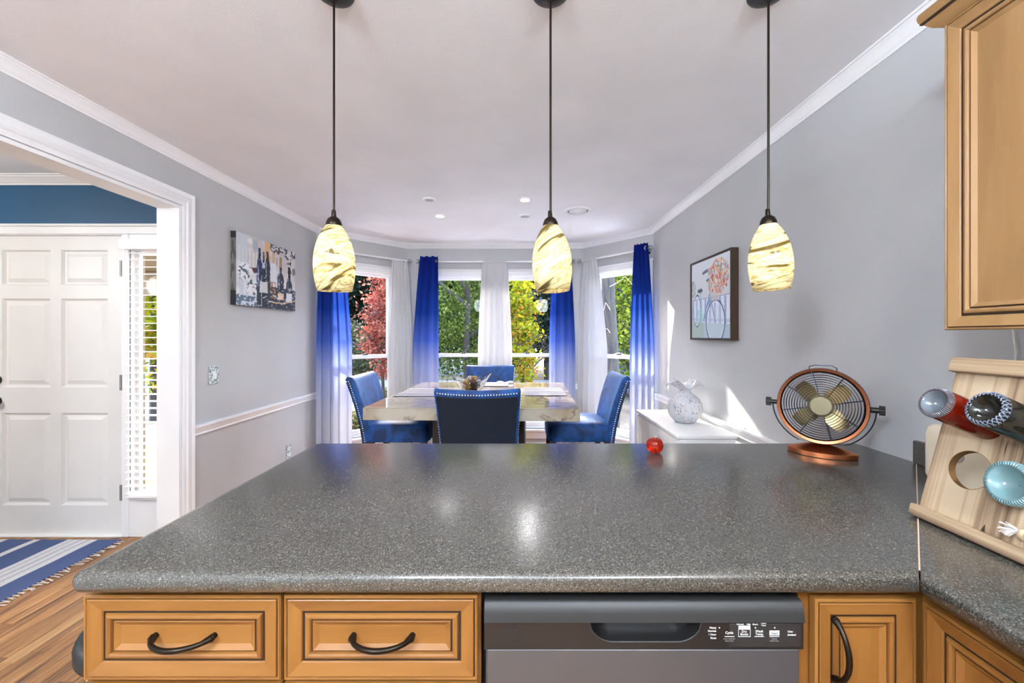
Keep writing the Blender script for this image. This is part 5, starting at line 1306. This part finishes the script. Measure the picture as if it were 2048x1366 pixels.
def tree(name, label, x, y, h, crown, rad, cols, nleaf, leaf, trunk_r=.14, levels=3, seed=0, lean=(0, 0), cat='tree', group=None, z0=GZ, clusters=150, cs=.35, trunk_h=None, surf=.35):
    rng = random.Random(seed); r = np.random.default_rng(seed+100); t = thing(name, (x, y, z0), label, cat, group)
    m = MB(); tips = []
    th = trunk_h or h*.42
    tube_branches(m, (x, y, z0-.05), (x+lean[0], y+lean[1], z0+th), trunk_r, levels, rng, .75, 4, tips); m.build('trunk', 'bark', t, smooth=True)
    cc = np.array(crown); rr_ = np.array(rad)
    v = r.normal(size=(clusters, 3)); v /= np.linalg.norm(v, axis=1)[:, None]; q = r.random(clusters)**surf; cen = cc+v*rr_*q[:, None]
    ids = r.integers(0, clusters, nleaf); P = cen[ids]+r.normal(size=(nleaf, 3))*cs*np.array([1, 1, .6])
    a = r.normal(size=(nleaf, 3)); a /= np.linalg.norm(a, axis=1)[:, None]; b = np.cross(a, r.normal(size=(nleaf, 3))); b /= np.linalg.norm(b, axis=1)[:, None]
    s = leaf*(.6+.8*r.random(nleaf))[:, None]
    quad = np.stack([P-a*s, P-b*s*.55, P+a*s, P+b*s*.55], 1) - np.array([x, y, z0])
    me = bpy.data.meshes.new('foliage'); me.vertices.add(nleaf*4); me.vertices.foreach_set('co', quad.ravel()); me.loops.add(nleaf*4); me.loops.foreach_set('vertex_index', np.arange(nleaf*4)); me.polygons.add(nleaf); me.polygons.foreach_set('loop_start', np.arange(0, nleaf*4, 4)); me.update()
    me.materials.append(MATS['leaves']); at = me.color_attributes.new('Col', 'FLOAT_COLOR', 'CORNER')
    pal = np.array([lin(c)[:3] for c in cols])*.40; cid = (ids*7+r.integers(0, 3, nleaf)) % len(pal); col = pal[cid]*(.65+.7*r.random((nleaf, 1))); full = np.ones((nleaf, 4, 4)); full[:, :, :3] = col[:, None, :]; at.data.foreach_set('color', full.ravel())
    me.validate()
    o = bpy.data.objects.new('foliage', me); C.objects.link(o); o.parent = t; o['kind'] = 'stuff'
    return t
def at(px, D): return (px-1035)/815*D
GREEN = [(104, 124, 48), (138, 156, 66), (76, 98, 40), (158, 172, 92), (92, 104, 54)]
DARK = [(46, 58, 42), (60, 74, 52), (78, 92, 72), (40, 50, 38), (96, 108, 92)]
YELL = [(206, 204, 40), (182, 190, 48), (232, 200, 48), (150, 168, 44), (220, 166, 66), (198, 210, 70)]
RED = [(206, 106, 88), (228, 138, 112), (178, 84, 72), (236, 158, 132), (158, 92, 72)]
YG = [(176, 196, 60), (140, 164, 52), (206, 214, 80), (112, 132, 48), (96, 104, 50)]
tree('red_maple', 'red leaved autumn tree outside the left bay window', at(768, 9.5), 9.5, 5, (at(776, 9.5), 9.5, 1.75), (.52, .6, 1.6), RED, 5200, .04, .045, 3, 1, clusters=95, cs=.12, trunk_h=1.6)
tree('dark_evergreen', 'dark evergreen tree behind the red tree', at(700, 17), 17, 10, (at(705, 17), 17, 4.6), (2.1, 1.8, 3.9), DARK, 22000, .10, .16, 3, 2, clusters=240, cs=.35)
tree('leafy_shrub', 'pale green shrub below the dark evergreen', at(702, 12), 12, 2, (at(704, 12), 12, .7), (.75, .7, 1.0), [(150, 152, 110), (116, 122, 84), (168, 170, 130)], 6000, .05, .04, 2, 3, clusters=80, cs=.18, cat='shrub')
tree('green_oak', 'green leafy tree outside the left centre window', at(938, 9.3), 9.3, 7, (at(915, 9.5), 9.9, 2.9), (1.25, 1.3, 2.9), GREEN, 15000, .04, .10, 4, 4, clusters=230, cs=.2, trunk_h=2.7)
tree('green_oak', 'second green tree further back behind the white curtain', at(955, 14), 14, 9, (at(925, 14), 14, 3.3), (1.9, 1.6, 3.2), GREEN+DARK, 14000, .085, .15, 3, 5, clusters=200, cs=.4)
tree('yellow_maple', 'bright yellow autumn tree outside the right centre window', at(1042, 8.2), 8.2, 5, (at(1040, 8.2), 8.2, 1.55), (.27, .4, 1.45), YELL, 4200, .042, .045, 3, 6, clusters=70, cs=.11, trunk_h=1.3)
tree('dark_evergreen', 'dark tall tree behind the yellow tree', at(1095, 16), 16, 10, (at(1095, 16), 16, 4.4), (1.6, 1.6, 4.2), DARK+[(120, 128, 110)], 16000, .09, .16, 3, 7, clusters=190, cs=.36)
tree('leaning_oak', 'yellow green leafy tree outside the right bay window', at(1268, 9), 9, 6, (at(1270, 9), 9.2, 2.2), (.8, .8, 2.1), YG, 7500, .045, .09, 3, 8, clusters=170, cs=.2, trunk_h=2.6)
tree('dark_evergreen', 'dark tree standing behind the yellow green one on the right', at(1250, 15), 15, 10, (at(1250, 15), 15, 4.2), (2.0, 1.6, 3.9), DARK, 14000, .09, .16, 3, 9, clusters=180, cs=.36)
tree('yellow_maple', 'yellow tree seen through the blind of the sidelight', at(308, 8), 8, 6, (at(312, 8), 8, 2.5), (1.2, 1.1, 2.2), YELL, 9000, .06, .08, 3, 10, clusters=130, cs=.24)
for k_, (px, D_) in enumerate(((640, 24), (770, 25), (860, 23), (920, 26), (1000, 22), (1060, 25), (1140, 23), (1200, 26), (1300, 24), (1390, 24), (540, 25), (440, 24), (330, 22))):
    tree('woodland_tree', ['far woodland tree with grey green crown', 'far woodland tree with olive crown', 'far woodland tree with dull green crown'][k_ % 3]+' at ' + ['the far left', 'left behind the red tree', 'left of the centre windows', 'the left centre window', 'the white centre curtain', 'the yellow tree', 'the right centre curtain', 'the big trunk', 'the right corner', 'beyond the right wall', 'beyond the left wall', 'beyond the left wall picture', 'the sidelight'][k_],
         at(px, D_), D_, 12, (at(px, D_), D_, 4.2), (2.3, 1.5, 5.0), [DARK, DARK+GREEN[:2], GREEN+DARK][k_ % 3], 7500, .15, .2, 2, 30+k_, clusters=130, cs=.5, group='woodland trees behind the garden')
# big trunk close to the right bay window
bt = thing('oak_trunk', (at(1216, 7.2), 7.2, GZ), 'thick bare brown trunk close outside the right bay window', 'tree')
m = MB(); bxx = at(1216, 7.2)
m.tube([(bxx+.04*math.sin(k_*1.3), 7.2, GZ+k_*.8-.05) for k_ in range(11)], .15, 18, radii=[.20, .17, .155, .15, .15, .148, .145, .14, .135, .13, .12]); m.build('trunk', 'bark', bt, smooth=True)
for k_ in range(5):
    z = 1.0+k_*.4; a = k_*2.1; m = MB(); p = Vector((bxx, 7.05, z)); m.tube([p, p+Vector((.12*math.cos(a), -.1, .06)), p+Vector((.22*math.cos(a), -.16, .03+.04*k_)), p+Vector((.34*math.cos(a), -.2, .1*math.sin(a)))], .008, 5, radii=[.007, .005, .0035, .002]); m.build('twig', 'pale_wood', bt, smooth=True)
# hedge rows
for k_, (x0_, x1_, y_, lb) in enumerate(((-6.2, -2.5, 7.6, 'low clipped hedge near the left bay window'), (-8.5, -3.5, 11.0, 'low hedge beyond the first strip of paving'))):
    t = thing('low_hedge', ((x0_+x1_)/2, y_, GZ), lb, 'hedge'); r = np.random.default_rng(60+k_); nl = 7000
    P = np.stack([r.uniform(x0_, x1_, nl), y_+r.normal(size=nl)*.12, GZ+.02+r.random(nl)*.26], 1); a = r.normal(size=(nl, 3)); a /= np.linalg.norm(a, axis=1)[:, None]; b = np.cross(a, r.normal(size=(nl, 3))); b /= np.linalg.norm(b, axis=1)[:, None]; s = .035
    quad = np.stack([P-a*s, P-b*s*.6, P+a*s, P+b*s*.6], 1)-np.array([(x0_+x1_)/2, y_, GZ])
    me = bpy.data.meshes.new('foliage'); me.from_pydata(quad.reshape(-1, 3).tolist(), [], np.arange(nl*4).reshape(-1, 4).tolist()); me.materials.append(MATS['leaves']); at_ = me.color_attributes.new('Col', 'FLOAT_COLOR', 'CORNER')
    pal = np.array([lin(c)[:3] for c in [(120, 116, 70), (150, 136, 92), (86, 88, 52)]]); full = np.ones((nl, 4, 4)); full[:, :, :3] = pal[r.integers(0, 3, nl)][:, None, :]; at_.data.foreach_set('color', full.ravel())
    o = bpy.data.objects.new('foliage', me); C.objects.link(o); o.parent = t; o['kind'] = 'stuff'
    m = MB()
    for q in range(14): xx = x0_+.15+(x1_-x0_-.3)*q/13; m.tube([(xx, y_, GZ-.02), (xx+.04, y_, GZ+.22)], .012, 5)
    m.build('stems', 'bark', t)
# neighbouring houses
def house(cx, cy, w, d, h, label, porch=False):
    t = thing('house', (cx, cy, GZ), label, 'house')
    m = MB(); m.box(cx-w/2, cx+w/2, cy, cy+d, GZ, GZ+h); m.build('wall', 'siding', t)
    m = MB(); m.prism([(cx-w/2-.4, GZ+h), (cx+w/2+.4, GZ+h), (cx+w/2-.6, GZ+h+1.5), (cx-w/2+.6, GZ+h+1.5)], cy-.4, cy+d+.4); m.build('roof', 'roof_shingle', t)
    for q in range(int(w//2)):
        x = cx-w/2+1+q*2; m = MB(); m.box(x-.5, x+.5, cy-.05, cy, GZ+.9, GZ+2.1); f = m.build('window', 'white_paint', t); m = MB(); m.box(x-.42, x+.42, cy-.06, cy-.05, GZ+.98, GZ+2.02); m.build('pane', 'black_plastic', f)
    if porch:
        for q in range(9):
            m = MB(); x = cx-w/2+.2+q*(w-.4)/8; m.box(x-.05, x+.05, cy-1.3, cy-1.2, GZ+.3, GZ+1.3); m.build('baluster', 'white_paint', t)
        m = MB(); m.box(cx-w/2, cx+w/2, cy-1.32, cy-1.18, GZ+1.3, GZ+1.4); m.build('handrail', 'white_paint', t)
        m = MB(); m.box(cx-w/2, cx+w/2, cy-1.4, cy, GZ, GZ+.3); m.build('porch_deck', 'concrete', t)
house(at(715, 19.5), 19.5, 5.5, 4, 2.5, 'dark roofed neighbouring house seen through the left bay window')
house(at(885, 19), 19, 3.2, 4, 2.4, 'grey house with white porch railing seen through the left centre window', True)
house(at(330, 14.5), 14.5, 5.0, 4, 2.4, 'grey neighbouring house seen through the sidelight blind')
# parked car behind the right window and porch roof added as a sun block
cr_ = thing('parked_car', (at(1262, 11.6), 11.6, GZ), 'dark parked car outside the right bay window', 'car')
x_, y_ = at(1275, 11.6), 11.6
m = MB(); rings = []
prof = [(-2.1, .45), (-2.05, .75), (-1.3, .85), (-.8, 1.30), (.7, 1.34), (1.3, .92), (2.0, .82), (2.1, .45), (1.9, .28), (-1.9, .28)]
m.prism([(x_+a, GZ+b) for a, b in prof], y_-.75, y_+.75); m.build('body', 'car_paint', cr_, smooth=30)
m = MB(); m.prism([(x_-1.15, GZ+.88), (x_-.75, GZ+1.24), (x_+.66, GZ+1.28), (x_+1.12, GZ+.92)], y_-.76, y_+.76); m.build('side_window', 'black_plastic', cr_)
for a in (-1.3, 1.3):
    for b in (-.78, .62): m = MB(); m.lathe([(.3, 0), (.31, .04), (.31, .12), (.3, .16)], n=20); m.xf(Matrix.Translation((x_+a, y_+b, GZ+.311)) @ Matrix.Rotation(R(-90), 4, 'X')); m.build('wheel', 'tyre', cr_)
pp = thing('porch', (-2.85, 6.30, GZ), 'unseen tan porch roof on a post, added to block sun at the front door', 'porch')
m = MB(); m.box(-2.90, -2.80, 6.25, 6.35, GZ+.0, 2.359, .006); m.build('shaft', 'exterior_tan', pp); m = MB(); m.box(-2.93, -2.77, 6.22, 6.38, GZ, GZ+.2, .006); m.build('foot', 'exterior_tan', pp)
m = MB(); m.box(-6.2, -2.75, 2.9, 6.45, 2.36, 2.5, .01); m.box(-2.75, -2.38, 2.9, 5.1, 2.36, 2.5, .01); m.build('porch_roof', 'exterior_tan', pp)
m = MB(); m.box(-6.2, -2.75, 6.36, 6.45, 1.98, 2.359, .01); m.build('sun_block_beam', 'exterior_tan', pp)  # unseen beam added to keep low sun off the foyer floor
bpy.context.view_layer.update()
